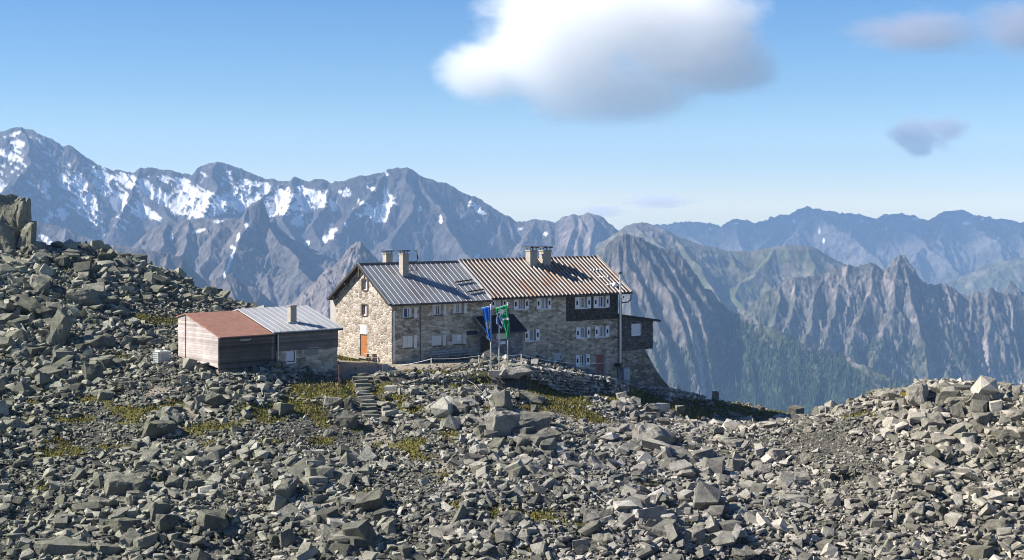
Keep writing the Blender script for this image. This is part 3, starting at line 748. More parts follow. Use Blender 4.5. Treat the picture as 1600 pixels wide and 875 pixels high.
# grass and bare earth, mapped where they grow
GRASS = [(190, 640, 22, 7), (150, 625, 25, 6), (210, 655, 18, 9), (310, 670, 26, 8), (275, 630, 20, 6), (330, 695, 14, 6), (30, 650, 20, 5), (60, 630, 20, 5), (430, 637, 40, 9), (470, 625, 30, 16), (500, 605, 45, 10), (590, 605, 18, 12), (505, 660, 12, 9), (480, 645, 20, 10), (540, 610, 20, 14),
         (700, 603, 32, 7), (740, 592, 30, 5), (710, 640, 12, 14), (640, 706, 18, 8), (660, 715, 14, 6), (740, 588, 26, 5), (870, 625, 40, 12), (850, 612, 25, 9), (895, 640, 30, 12), (990, 608, 28, 9), (1005, 625, 18, 8), (1080, 625, 45, 12), (1130, 640, 60, 10), (1090, 655, 22, 6), (1180, 650, 50, 9),
         (830, 805, 40, 10), (780, 800, 20, 8), (820, 860, 22, 6), (690, 745, 10, 8), (230, 500, 20, 5), (215, 495, 14, 6), (105, 418, 14, 6), (150, 440, 12, 6), (260, 500, 20, 7), (100, 520, 12, 6), (540, 558, 14, 4), (70, 710, 20, 8), (110, 705, 18, 7),
         (1010, 640, 18, 7), (600, 695, 20, 6), (770, 830, 14, 5), (1530, 613, 20, 4), (120, 655, 40, 5), (240, 640, 40, 5), (370, 640, 30, 6), (350, 665, 30, 5), (410, 655, 30, 6), (560, 672, 20, 5), (640, 640, 24, 6), (680, 655, 24, 7), (620, 625, 20, 7), (90, 690, 30, 5), (180, 700, 30, 5), (130, 600, 30, 4), (60, 610, 30, 4), (650, 690, 20, 7), (700, 680, 16, 8), (930, 655, 24, 7), (960, 625, 16, 8), (1060, 640, 40, 8), (760, 640, 16, 6), (820, 640, 24, 5), (420, 690, 24, 5), (500, 690, 20, 5), (60, 560, 24, 4), (180, 560, 30, 4), (190, 470, 24, 4), (260, 455, 20, 4), (1340, 650, 24, 4), (1460, 612, 30, 3), (1010, 760, 20, 5), (720, 790, 24, 6), (880, 820, 24, 5), (560, 770, 16, 5), (380, 720, 20, 5), (250, 750, 18, 5), (60, 760, 20, 5), (120, 800, 18, 5), (440, 800, 18, 5), (1500, 720, 16, 4), (1420, 610, 20, 5), (300, 420, 20, 4), (560, 560, 20, 3), (690, 580, 60, 3)]
EARTH = [(300, 640, 40, 10), (360, 660, 40, 10), (600, 690, 30, 12), (585, 680, 14, 16), (870, 650, 60, 14), (930, 670, 50, 14), (250, 610, 30, 6), (70, 690, 40, 10), (400, 770, 30, 14), (690, 735, 14, 20), (720, 650, 22, 14), (580, 570, 70, 9), (660, 574, 60, 6), (1000, 665, 50, 8)]
def pmap(x, y, z, table, warp=6.0, seed=0):
    px, py = 800 + F_PX * x / np.maximum(y, 20), HZ - (z - CAMZ) * F_PX / np.maximum(y, 20)
    wx = warp * 1.6 * fbm(x / 2.6, y / 2.6, 3, 201 + seed); wy = warp * 0.8 * fbm(x / 2.6, y / 2.6, 3, 207 + seed)
    s = 0
    for (cx, cyy, rx, ry) in table: s = s + np.exp(-(((px + wx - cx) / rx) ** 2 + ((py + wy - cyy) / ry) ** 2))
    return s
grass_a = sstep(0.22, 0.45, pmap(GXX, GYY, G0, GRASS) + 0.22 * fbm(GXX / 0.9, GYY / 0.9, 2, 31)) * sstep(88, 95, GYY)
earth_a = np.maximum(sstep(0.3, 0.7, pmap(GXX, GYY, G0, EARTH, seed=3) + 0.2 * fbm(GXX / 1.2, GYY / 1.2, 3, 33)), 0.85 * fm) * sstep(88, 95, GYY)
b = NB("stony_soil")
co = b.coord("Object")
ag = b.n("ShaderNodeAttribute", attribute_name="grass"); ae = b.n("ShaderNodeAttribute", attribute_name="earth")
n1 = b.noise(co, 0.9, 8, 0.7); n2 = b.noise(co, 6.0, 6, 0.7)
vo = b.n("ShaderNodeTexVoronoi"); vo.inputs["Scale"].default_value = 4.5; b.l(co, vo.inputs["Vector"])
soil = b.ramp(n2, [(0.3, (0.022, 0.021, 0.017)), (0.7, (0.075, 0.07, 0.056))])  # soil, coloured darker to deepen the shade in gaps between stones
pebble = b.ramp(vo.outputs["Color"], [(0.2, (0.04, 0.039, 0.034)), (0.8, (0.19, 0.185, 0.16))])
soil = b.mix(0.55, soil, pebble)
dirt = b.ramp(n2, [(0.3, (0.20, 0.175, 0.135)), (0.7, (0.40, 0.355, 0.285))])
turf = b.ramp(n2, [(0.3, (0.05, 0.055, 0.016)), (0.55, (0.12, 0.115, 0.03)), (0.75, (0.22, 0.185, 0.07))])
c_ = b.mix(ae.outputs["Fac"], soil, dirt)
c_ = b.mix(ag.outputs["Fac"], c_, turf)
b.col(c_)
hh = b.math('ADD', b.math('MULTIPLY', vo.outputs["Distance"], -0.6), b.math('MULTIPLY', n2, 1.0))
b.bump(hh, 0.8, 0.12)
soil_mat = b.set(1.0, 0.1)
go = mesh_from_arrays("ground", np.stack([GXX, GYY, G0], -1).reshape(-1, 3), grid_faces(len(gys), len(gxs)),
                      {"grass": ('FLOAT', grass_a), "earth": ('FLOAT', earth_a)}, soil_mat, smooth=True)
struct(go)
def bil(A, x, y):
    fx = np.clip((x - GX0) / GS, 0, len(gxs) - 1.001); fy = np.clip((y - GY0) / GS, 0, len(gys) - 1.001)
    i = fy.astype(int); j = fx.astype(int); a = fx - j; b_ = fy - i
    return (A[i, j] * (1 - a) + A[i, j + 1] * a) * (1 - b_) + (A[i + 1, j] * (1 - a) + A[i + 1, j + 1] * a) * b_

# which ground can be seen (for thinning what lies behind the crests)
_pp = np.linspace(-120, 1720, 460); _yy = np.arange(88, 200, 0.5)
_PX, _YY = np.meshgrid(_pp, _yy); _XX = (_PX - 800) / F_PX * _YY
_EL = (ground(_XX, _YY) - CAMZ) / _YY
_HM = np.maximum.accumulate(_EL, 0)
def hidden_depth(x, y, z):
    px = np.clip((800 + F_PX * x / y - _pp[0]) / (_pp[1] - _pp[0]), 0, len(_pp) - 1).astype(int)
    yi = np.clip((y - 88) / 0.5, 0, len(_yy) - 1).astype(int)
    return (_HM[yi, px] - (z - CAMZ) / y) * y

# ------------------------------------------------------------------ rock material
def rock_material(name, lichen=0.35, bump=0.5, scale=1.0, per="island"):
    b = NB(name)
    tc = b.n("ShaderNodeTexCoord"); gi = b.n("ShaderNodeNewGeometry"); oi = b.n("ShaderNodeObjectInfo")
    wp = gi.outputs["Position"]
    if per == "island": rnd = gi.outputs["Random Per Island"]
    else: rnd = b.math('MULTIPLY_ADD', oi.outputs["Random"], 0.52); rnd.node.inputs[2].default_value = 0.18
    base = b.ramp(rnd, [(0.0, (0.09, 0.091, 0.082)), (0.25, (0.165, 0.160, 0.138)), (0.5, (0.26, 0.25, 0.22)), (0.78, (0.36, 0.345, 0.305)), (0.95, (0.45, 0.43, 0.385)), (1.0, (0.50, 0.48, 0.43))])
    # towards the right the blocks are fresher and paler, towards the left darker with lichen
    sx = b.n("ShaderNodeSeparateXYZ"); b.l(wp, sx.inputs[0])
    mr = b.n("ShaderNodeMapRange"); b.l(sx.outputs[0], mr.inputs[0]); mr.inputs[1].default_value = -32; mr.inputs[2].default_value = 34; mr.clamp = True
    tint = b.ramp(mr.outputs[0], [(0.0, (0.84, 0.88, 0.80)), (0.35, (0.93, 0.95, 0.91)), (0.62, (0.97, 0.97, 0.99)), (0.85, (1.02, 1.0, .97)), (1.0, (1.08, 1.05, .99))])
    c = b.mix(1.0, base, tint, 'MULTIPLY')
    n1 = b.noise(wp, 1.6 * scale, 8, 0.72); n2 = b.noise(wp, 9.0 * scale, 6, 0.7); n3 = b.noise(wp, 0.55 * scale, 4, 0.6)
    c = b.mix(1.0, c, b.ramp(n1, [(0.28, 0.45), (0.5, 0.92), (0.72, 1.3)]), 'MULTIPLY')
    c = b.mix(1.0, c, b.ramp(n2, [(0.3, 0.72), (0.7, 1.24)]), 'MULTIPLY')
    lf = b.math('MULTIPLY', b.ramp(n3, [(0.50, 0.0), (0.64, 1.0)]), lichen)
    c = b.mix(lf, c, (0.22, 0.222, 0.135))
    b.col(c)
    h = b.math('ADD', b.math('MULTIPLY', n1, 1.0), b.math('MULTIPLY', n2, 0.35))
    b.bump(h, bump, 0.22)
    return b.set(0.92, 0.15)
rock_scree = rock_material("scree_rock", 0.32, 0.55, 1.0, "island")
rock_big = rock_material("boulder_rock", 0.35, 1.0, 1.1, "object")
rock_wall = rock_material("wall_stone", 0.15, 0.5, 1.4, "island")
for n_ in rock_wall.node_tree.nodes:                 # the walls were laid from the palest stones
    if n_.bl_idname == "ShaderNodeValToRGB" and len(n_.color_ramp.elements) == 6:
        for e_ in n_.color_ramp.elements: e_.color = tuple(min(.62, c * 1.25 + .06) for c in e_.color[:3]) + (1,)

def stone_variant(seed, asp, npts=11, cut=0.22):
    r_ = random.Random(seed)
    bm = bmesh.new()
    for sx in (-1, 1):
        for sy in (-1, 1):
            for sz in (-1, 1):
                if r_.random() < 0.25:
                    k = r_.randrange(3)
                    for q in range(2):
                        p = [sx, sy, sz]; p[k] *= r_.uniform(0.15, 0.6); p[(k + 1 + q) % 3] *= r_.uniform(0.75, 1)
                        bm.verts.new([p[i] * asp[i] * r_.uniform(0.8, 1.05) for i in range(3)])
                else:
                    bm.verts.new([(sx, sy, sz)[i] * asp[i] * (1 - r_.random() * cut * 2.0) for i in range(3)])
    for q in range(max(0, npts - 8)):
        k = r_.randrange(3); p = [r_.uniform(-.7, .7) for _ in range(3)]; p[k] = r_.choice((-1, 1)) * r_.uniform(0.9, 1.15)
        bm.verts.new([p[i] * asp[i] for i in range(3)])
    res = bmesh.ops.convex_hull(bm, input=bm.verts)
    bmesh.ops.delete(bm, geom=[g for g in res["geom_interior"] if isinstance(g, bmesh.types.BMVert)] , context='VERTS')
    bmesh.ops.triangulate(bm, faces=bm.faces)
    bm.verts.ensure_lookup_table(); bm.normal_update()
    V = np.array([v.co[:] for v in bm.verts]); F_ = np.array([[v.index for v in f.verts] for f in bm.faces])
    bm.verts.index_update()
    F_ = np.array([[v.index for v in f.verts] for f in bm.faces])
    bm.free()
    return V / np.abs(V).max(), F_
ASP = [(1, .8, .55), (1, .66, .36), (1, .52, .24), (1, .8, .68), (1, .46, .4), (1, .6, .17), (1, .38, .24), (1, .8, .4)]
VAR = [stone_variant(100 + i, ASP[i % len(ASP)], 8 + i % 5) for i in range(40)]
SLAB = [i for i in range(40) if ASP[i % 8][2] <= .42]

def rot_mats(n, tilt):
    """random yaw, modest tilt"""
    yaw = rng.uniform(0, 2 * math.pi, n); ax = rng.uniform(0, 2 * math.pi, n); t = np.abs(rng.normal(0, 1, n)) * tilt
    cz, sz = np.cos(yaw), np.sin(yaw)
    Z = np.zeros((n, 3, 3)); Z[:, 0, 0] = cz; Z[:, 0, 1] = -sz; Z[:, 1, 0] = sz; Z[:, 1, 1] = cz; Z[:, 2, 2] = 1
    kx, ky = np.cos(ax), np.sin(ax); c, s_ = np.cos(t), np.sin(t); o = 1 - c
    A = np.zeros((n, 3, 3))
    A[:, 0, 0] = c + kx * kx * o; A[:, 0, 1] = kx * ky * o; A[:, 0, 2] = ky * s_
    A[:, 1, 0] = kx * ky * o; A[:, 1, 1] = c + ky * ky * o; A[:, 1, 2] = -kx * s_
    A[:, 2, 0] = -ky * s_; A[:, 2, 1] = kx * s_; A[:, 2, 2] = c
    return A @ Z
def merge_stones(P, size, var, M):
    V = []; Fc = []; off = 0
    for k in range(len(VAR)):
        m = np.nonzero(var == k)[0]
        if not len(m): continue
        v, f = VAR[k]
        vv = np.einsum('nij,kj->nki', M[m], v) * size[m][:, None, None] + P[m][:, None, :]
        V.append(vv.reshape(-1, 3)); Fc.append((f[None] + off + (np.arange(len(m)) * len(v))[:, None, None]).reshape(-1, 3)); off += len(m) * len(v)
    return np.concatenate(V), np.concatenate(Fc)
# ------------------------------------------------------------------ boulders one by one
def boulder_mesh(seed, asp, detail=2, rough=0.10, name="boulder"):
    v, f = stone_variant(seed, asp, 9 + seed % 4, 0.3)
    bm = bmesh.new()
    vs = [bm.verts.new(p) for p in v]
    for q in f:
        try: bm.faces.new([vs[i] for i in q])
        except ValueError: pass
    bmesh.ops.dissolve_limit(bm, angle_limit=R(9), verts=bm.verts, edges=bm.edges)
    bmesh.ops.bevel(bm, geom=list(bm.edges), offset=0.035, segments=1, affect='EDGES', clamp_overlap=True)
    bmesh.ops.triangulate(bm, faces=bm.faces)
    for _ in range(detail):
        long = [e for e in bm.edges if e.calc_length() > 0.16]
        if long: bmesh.ops.subdivide_edges(bm, edges=long, cuts=1)
        bmesh.ops.triangulate(bm, faces=bm.faces)
    bm.normal_update()
    o3 = Vector((seed * 1.37, seed * 0.71, seed * 2.3))
    for vv in bm.verts:
        p = vv.co * 1.0
        n_ = mnoise.fractal(p * 1.7 + o3, 1.0, 2.0, 3) * rough + mnoise.noise(p * 5.5 + o3) * rough * 0.45
        st = abs(mnoise.noise(Vector((p.x * .6, p.y * .6, p.z * 7)) + o3)) * rough * 0.5
        vv.co += vv.normal * (n_ - st)
    me = bpy.data.meshes.new(name); bm.to_mesh(me); bm.free()
    me.materials.append(rock_big)
    return me
KIND = {"block": [(1, .82, .66), (1, .75, .6), (1, .9, .7), (1, .7, .75)], "slab": [(1, .7, .28), (1, .62, .22), (1, .8, .3), (1, .5, .2)],
        "long": [(1, .45, .36), (1, .38, .3), (1, .42, .42)], "flat": [(1, .8, .44), (1, .68, .4)], "point": [(.8, .62, 1), (.7, .5, 1)]}
BM = {k: [boulder_mesh(300 + 40 * i + 7 * j, a_) for j, a_ in enumerate(v * (3 if k in ("block", "flat", "slab") else 2))] for i, (k, v) in enumerate(KIND.items())}
BOX = []       # (x, y, r) footprints the loose scree keeps a little clear of
def boulder(px, py, wpx, kind, label, group=None, tilt=(0, 0), yaw=None, zs=1.0, sink=0.25, var=None, pos=None, name="boulder"):
    """px, py: where its foot stands in the survey photograph; wpx: its breadth there"""
    p = pos if pos is not None else at(px, py)
    sz = wpx / F_PX * p.y * 0.5
    lst = BM[kind]; me = lst[(var if var is not None else random.randrange(len(lst))) % len(lst)]
    o = bpy.data.objects.new(name, me); C.objects.link(o)
    h = max(v.co.z for v in me.vertices) * sz * zs
    o.scale = (sz, sz, sz * zs)
    o.rotation_euler = (R(tilt[0]), R(tilt[1]), R(yaw) if yaw is not None else random.uniform(0, 6.28))
    o.location = (p.x, p.y + sz * 0.3, gz(p.x, p.y + sz * 0.3) + h * (1 - 2 * sink))
    tag(o, label, "boulder", group)
    BOX.append((p.x, p.y + sz * 0.3, sz * 0.75))
    return o
NAMED = [
    (92, 540, 46, "point", "tall pale pointed boulder standing upright like a shark fin on the left slope", dict(zs=1.35, yaw=75, tilt=(0, 14), sink=0.12)),
    (52, 500, 72, "slab", "large pale-edged slab tilting up beside the pointed boulder", dict(tilt=(-30, 18), yaw=-20, zs=1.3, sink=0.1)),
    (18, 505, 40, "flat", "low lichen-grey block left of the tilted slab", dict(tilt=(10, -18))),
    (60, 455, 48, "block", "big dark shaded boulder under the crag, left of two neighbours", dict(zs=1.1)),
    (128, 480, 58, "block", "dark square boulder in shade above the pointed boulder", dict(zs=1.0, yaw=10)),
    (160, 478, 40, "flat", "flat-topped boulder right of the dark square one on the left slope", dict()),
    (95, 418, 24, "block", "white rounded stone on the upper left slope below the crag", dict(sink=0.12)),
    (35, 420, 40, "flat", "broad grey boulder at the foot of the crag", dict(zs=1.1)),
    (160, 392, 30, "slab", "dark slab leaning on the left skyline", dict(tilt=(-10, 30), yaw=10, zs=1.2)),
    (115, 398, 40, "slab", "flat grey slab lying on the left skyline right of the crag", dict(tilt=(5, 6))),
    (215, 540, 46, "flat", "grey boulder among rubble between the pointed boulder and the shed", dict()),
    (150, 545, 50, "block", "pale block left of the white tank on the left slope", dict(zs=.8)),
    (160, 570, 48, "flat", "blue-grey boulder below the left slope, uphill of the squared block", dict()),
    (192, 612, 44, "long", "squared pale-topped block lying in front of the white tank", dict(yaw=-8, zs=1.1, sink=0.12)),
    (160, 624, 30, "block", "grey block just left of the squared block in front of the tank", dict()),
    (246, 684, 56, "flat", "pale rounded boulder, whitest stone in the lower left scree", dict(zs=1.25, sink=0.15)),
    (268, 662, 56, "slab", "blue-grey slab leaning on the pale rounded boulder", dict(tilt=(15, 32), yaw=-10, zs=1.2)),
    (182, 775, 66, "block", "large split boulder in the lower left scree", dict(zs=1.0)),
    (210, 775, 40, "block", "darker half of the split boulder in the lower left scree", dict(zs=1.1)),
    (332, 828, 54, "block", "blue-grey cracked boulder in the scree right of the split boulder", dict(zs=.85)),
    (268, 850, 46, "long", "pale-faced boulder tilted in the scree near the bottom left", dict(tilt=(0, 15))),
    (100, 870, 100, "long", "long dark striped slab on the bottom left edge", dict(yaw=3, zs=.9)),
    (170, 868, 55, "flat", "dark flat boulder at the right end of the long striped slab", dict()),
    (180, 820, 36, "flat", "pale block in the left scree below the split boulder", dict()),
    (300, 765, 30, "block", "small squared block right of the split boulder", dict()),
    (315, 730, 28, "block", "grey block in the left scree uphill of the cracked boulder", dict()),
    (500, 752, 58, "block", "broad tan-topped boulder in the middle left scree", dict(zs=.85, yaw=20)),
    (465, 760, 30, "block", "block leaning against the left side of the tan-topped boulder", dict()),
    (450, 745, 44, "flat", "flat pale stone left of the tan-topped boulder", dict()),
    (578, 800, 54, "flat", "lichen-tinted cracked boulder below the tan-topped boulder", dict(tilt=(-15, 10), zs=1.4)),
    (528, 848, 62, "slab", "long wedge of pale rock tipping down to the right near the bottom", dict(tilt=(20, 22), yaw=-25, zs=1.6)),
    (632, 872, 36, "block", "blue-grey block at the bottom edge below the middle scree", dict()),
    (545, 668, 36, "block", "layered pale boulder beside the foot of the stone steps", dict(tilt=(0, 25), zs=1.1)),
    (515, 680, 26, "block", "rounded block left of the layered boulder by the steps", dict()),
    (520, 634, 32, "block", "grey boulder left of the middle of the stone steps", dict(zs=.85)),
    (545, 640, 24, "point", "upright boulder with a pale spot touching the left side of the steps", dict(zs=1.1)),
    (443, 645, 30, "block", "pale boulder on the grass below the stone shed", dict()),
    (606, 640, 34, "flat", "slanting boulder right of the stone steps", dict(tilt=(0, 25))),
    (637, 640, 18, "block", "small rounded pale stone right of the steps", dict(sink=.12)),
    (785, 688, 56, "block", "biggest tan-faced block below the flagpoles", dict(zs=1.35, yaw=35, sink=0.1)),
    (752, 688, 30, "block", "squared grey block on the left side of the big tan block", dict(zs=1.15, yaw=30, sink=0.1)),
    (746, 665, 32, "flat", "grey boulder stacked uphill of the squared block below the flagpoles", dict(sink=0.0)),
    (727, 618, 30, "block", "dark-sided boulder on the grass bank below the flagpoles", dict()),
    (768, 622, 36, "slab", "grey slab leaning on the bank below the flagpoles", dict(tilt=(-20, 20), zs=1.5)),
    (800, 603, 64, "slab", "long flat slab lying under the flagpole plinth", dict(yaw=4, zs=1.1, tilt=(4, 0))),
    (825, 628, 56, "slab", "long pale slab sloping down right of the bank below the flagpoles", dict(tilt=(4, 12), yaw=-12)),
    (835, 672, 60, "block", "blocky outcrop of layered rock in the middle of the slope", dict(zs=.95, yaw=15)),
    (845, 700, 60, "flat", "layered ledge below the blocky outcrop", dict(zs=1.2)),
    (815, 700, 34, "block", "shaded block under the blocky outcrop", dict()),
    (966, 640, 28, "block", "grey block at the left end of the boulder row below the hut's right corner", dict()),
    (982, 648, 26, "block", "round-topped boulder in the boulder row below the hut's right corner", dict(zs=1.2)),
    (1018, 650, 34, "block", "bright-topped block in the boulder row below the hut's right corner", dict(zs=1.1, yaw=20)),
    (1000, 655, 28, "flat", "lower grey block in the middle of the boulder row below the hut's right corner", dict()),
    (1048, 656, 30, "block", "dark boulder in the right half of the boulder row below the hut", dict(zs=1.1)),
    (1075, 668, 36, "flat", "low block at the right end of the boulder row below the hut", dict()),
    (1062, 645, 24, "block", "small pale boulder on the shaded grass right of the boulder row", dict()),
    (1020, 700, 78, "slab", "great split slab of layered rock right of the middle of the slope", dict(tilt=(14, 14), yaw=-10, zs=1.9)),
    (1060, 722, 60, "slab", "lower slab fitted against the great split slab", dict(tilt=(14, 16), yaw=-8, zs=1.6)),
    (1110, 665, 26, "flat", "flat stone at the edge of the hut's shadow", dict()),
    (1145, 700, 44, "flat", "tan flat boulder in the scree right of the great split slab", dict(zs=1.0)),
    (1150, 735, 46, "flat", "layered block in the scree below the tan flat boulder", dict()),
    (872, 778, 44, "long", "wedge-shaped slab standing in the scree under the cable", dict(tilt=(0, -24), zs=1.3)),
    (858, 765, 36, "long", "twin slab left of the wedge-shaped slab under the cable", dict(tilt=(0, -24), zs=1.2)),
    (948, 815, 46, "block", "squared dark boulder in the right-hand scree below the cable", dict(zs=.9, yaw=15)),
    (930, 820, 60, "slab", "slab sloping under the squared dark boulder", dict(tilt=(5, 18), yaw=-10)),
    (1002, 742, 30, "block", "square-faced grey block uphill of the squared dark boulder", dict()),
    (940, 735, 50, "slab", "long slab on edge left of the square-faced block", dict(tilt=(20, 40), yaw=-25)),
    (1042, 812, 34, "block", "grey block in the scree right of the squared dark boulder", dict()),
    (1092, 855, 38, "point", "faceted grey boulder with a sharp top near the bottom right", dict(zs=.95)),
    (1160, 875, 58, "flat", "smooth pale boulder on the bottom edge right of the middle", dict(zs=.9)),
    (1240, 787, 56, "slab", "smooth flat pale slab lying in the right-hand scree", dict(tilt=(3, 0), yaw=5)),
    (1260, 722, 30, "slab", "slab on edge at the end of the hut's shadow", dict(tilt=(0, 40))),
    (1438, 810, 34, "block", "bluish block in the right-hand scree", dict(tilt=(0, 25))),
    (1343, 800, 26, "block", "pale block left of the bluish block in the right-hand scree", dict()),
    (1210, 720, 30, "block", "grey block below the shaded saddle", dict()),
    (1300, 790, 30, "block", "rough block in the middle of the right-hand scree", dict()),
    (1342, 645, 34, "flat", "white boulder on the skyline left of the right-hand knoll", dict(zs=1.1, sink=0.1, tilt=(0, -14))),
    (1434, 634, 62, "flat", "broad dark boulder near the top of the right-hand knoll", dict(zs=1.25, sink=.12)),
    (1496, 638, 44, "block", "rough grey boulder right of the broad dark one on the knoll", dict(zs=.85, sink=.12)),
    (1540, 632, 46, "long", "plank-like slab tilting up on the right-hand knoll, upper of a pair", dict(tilt=(0, -22), yaw=6, zs=.6)),
    (1545, 642, 42, "long", "plank-like slab tilting up on the right-hand knoll, lower of a pair", dict(tilt=(0, -22), yaw=6, zs=.6)),
    (1412, 656, 30, "flat", "tan block at the foot of the trail marker on the right-hand knoll", dict()),
    (1475, 695, 40, "flat", "pale lichen-spotted block below the rough grey boulder on the knoll", dict()),
    (1440, 690, 36, "flat", "brown-tinted flat block below the broad dark boulder on the knoll", dict()),
    (1590, 660, 40, "block", "warm tan block at the right edge of the knoll", dict()),
    (1580, 690, 48, "flat", "flat layered block near the right edge below the knoll", dict()),
    (1535, 665, 36, "block", "lichen-covered block below the plank-like slabs on the knoll", dict()),
    (1265, 675, 22, "block", "pale stone just inside the hut's shadow on the saddle", dict()),
    (1188, 640, 18, "block", "small white stone on the skyline of the saddle", dict()),
    (1500, 615, 60, "slab", "thin flat slab along the crest of the right-hand knoll", dict(yaw=0, zs=.8)),
    (1570, 612, 50, "slab", "dark flat slab on the crest near the right edge", dict(yaw=10)),
    (1405, 620, 40, "slab", "flat slab at the left end of the knoll's crest", dict(tilt=(0, -15))),
]
for (px, py, wd, kd, lab, kw_) in NAMED: boulder(px, py, wd, kd, lab, **kw_)

# the crag on the left skyline: one rock mass
def rock_mass(name, lumps, label):
    vs = []; fs = []; off = 0
    for k, (px, py_top, py_bot, wd, Y, dep, sd) in enumerate(lumps):
        x0 = (px - 800) / F_PX * Y; zt = CAMZ + (HZ - py_top) / F_PX * Y; zb = CAMZ + (HZ - py_bot) / F_PX * Y
        me = boulder_mesh(sd, (.85, .85, 1), 3, 0.10)
        A = np.array([v.co[:] for v in me.vertices]); A[:, 2] /= np.abs(A[:, 2]).max(); A[:, :2] /= np.abs(A[:, :2]).max()
        tp = 1 - 0.14 * (A[:, 2] * .5 + .5)
        A[:, 0] *= wd / F_PX * Y / 2 * tp; A[:, 1] *= dep / 2 * tp
        A[:, 2] = (zt + zb) / 2 + A[:, 2] * (zt - zb) / 2
        A[:, 0] += x0; A[:, 1] += Y
        for p in me.polygons: fs.append([i + off for i in p.vertices])
        vs += [tuple(q) for q in A]; off += len(A)
        bpy.data.meshes.remove(me)
    me = bpy.data.meshes.new(name); me.from_pydata(vs, [], fs); me.materials.append(rock_big); me.update()
    o = bpy.data.objects.new(name, me); C.objects.link(o)
    return tag(o, label, "crag")
rock_mass("rock_outcrop", [(4, 302, 400, 64, 160, 5, 904), (36, 298, 390, 30, 159.2, 4, 916), (20, 312, 400, 44, 159, 4, 925), (-30, 310, 410, 70, 161, 6, 921), (12, 335, 420, 72, 158, 4, 931), (44, 345, 400, 30, 157.6, 3, 941), (-70, 330, 420, 70, 160, 6, 951), (60, 372, 410, 30, 157.5, 3, 961)],
          "dark jagged crag rising on the skyline at the left edge of the picture")

# ------------------------------------------------------------------ loose rock: sizes, places
def keep_out(x, y):
    """0 inside buildings, terrace, steps"""
    u, v = to_local(HUT_O, HUT_A, x, y); k = np.ones_like(x)
    k = np.where((u > -0.4) & (u < 32) & (v > -0.4) & (v < 11), 0, k)
    u2, v2 = to_local(SHED_O, SHED_A, x, y)
    k = np.where((u2 > -0.3) & (u2 < 12.6) & (v2 > -0.3) & (v2 < 7.2), 0, k)
    return k
STEP0 = at(562, 588); STEP1 = at(580, 652)
def near_steps(x, y):
    a = np.array([STEP0.x, STEP0.y]); d = np.array([STEP1.x, STEP1.y]) - a; L2 = (d ** 2).sum()
    t = np.clip(((x - a[0]) * d[0] + (y - a[1]) * d[1]) / L2, 0, 1)
    return np.hypot(x - a[0] - t * d[0], y - a[1] - t * d[1])
FINE = [(930, 665, 70, 25), (870, 650, 50, 18), (480, 670, 60, 20), (450, 690, 50, 14), (610, 690, 50, 20), (690, 720, 60, 40), (330, 680, 60, 25), (1260, 690, 60, 20), (1330, 730, 60, 30), (560, 740, 40, 30), (620, 760, 50, 30), (1390, 700, 50, 20), (900, 700, 40, 20), (250, 620, 60, 15), (1180, 690, 50, 15)]
COARSE = [(100, 440, 120, 50), (250, 450, 120, 35), (60, 500, 80, 40), (850, 720, 90, 40), (1040, 720, 90, 40), (950, 790, 100, 40), (820, 670, 70, 30), (1000, 640, 60, 16), (560, 840, 80, 40), (180, 770, 80, 40), (1500, 640, 100, 30), (1560, 690, 60, 40), (330, 460, 60, 20), (500, 750, 60, 30), (100, 600, 80, 25), (750, 650, 60, 30)]
def field(n, smin, smax, alpha):
    y = rng.uniform(91, 184, n); hw = 830 / F_PX * y + 3
    x = rng.uniform(-1, 1, n) * hw
    z = ground(x, y)
    s = (smin ** (-alpha) + rng.random(n) * (smax ** (-alpha) - smin ** (-alpha))) ** (-1 / alpha)
    hd = hidden_depth(x, y, z)
    ok = (hd < 0.9) | ((hd < 4) & (rng.random(n) < 0.15))
    ok &= keep_out(x, y) > 0
    fi = np.clip(pmap(x, y, z, FINE, 10), 0, 1); cs = np.clip(pmap(x, y, z, COARSE, 10), 0, 1)
    srt = np.clip(1 + 1.1 * fbm(x / 9, y / 9, 3, 311), .55, 1.5)
    s = s * (1 - 0.42 * fi) * (1 + 0.45 * cs) * srt
    fl = flat_mask(x, y)
    ok &= (rng.random(n) > 0.93 * fl) & ((fl < 0.4) | (s < 0.16))
    gr = bil(grass_a, x, y); er = bil(earth_a, x, y)
    ok &= rng.random(n) > 0.94 * gr
    ok &= (rng.random(n) > 0.55 * er) | (s < 0.14)
    wd_, ws_ = wall_front(x, y); ok &= ~((wd_ < 1.1) & ws_ | (wd_ < .5)) & ~((wd_ < 4.5) & ws_ & (x > -1) & (s > .16))
    ok &= near_steps(x, y) > 1.0 + s * .5
    return x[ok], y[ok], z[ok], s[ok], fi[ok]
def in_box(x, y, s):
    m = np.zeros(len(x), bool)
    for (bx, by, br) in BOX: m |= (np.hypot(x - bx, y - by) < br * 0.8) & (s > 0.18)
    return m
CALM = [(1412, 634, 22, 20), (1420, 600, 60, 14), (1500, 596, 70, 14), (1590, 598, 60, 14), (250, 566, 34, 16), (345, 590, 90, 10), (480, 592, 60, 14), (575, 590, 50, 18), (680, 590, 90, 16), (790, 580, 60, 14), (870, 590, 90, 20), (960, 605, 60, 14), (1060, 620, 50, 12), (480, 625, 90, 16), (700, 610, 60, 10), (900, 640, 70, 20)]
def calm(x, y, z): return pmap(x, y, z, CALM, 4) < 0.45
xs, ys, zs_, ss, fi_ = field(150000, 0.115, 0.36, 1.25)
x2, y2, z2, s2, f2 = field(8000, 0.33, 0.70, 2.0)
x3, y3, z3, s3, f3 = field(1300, 0.52, 1.0, 2.6)
m3 = ~in_box(x3, y3, s3 * 2) & calm(x3, y3, z3); x3, y3, z3, s3 = x3[m3], y3[m3], z3[m3], s3[m3]
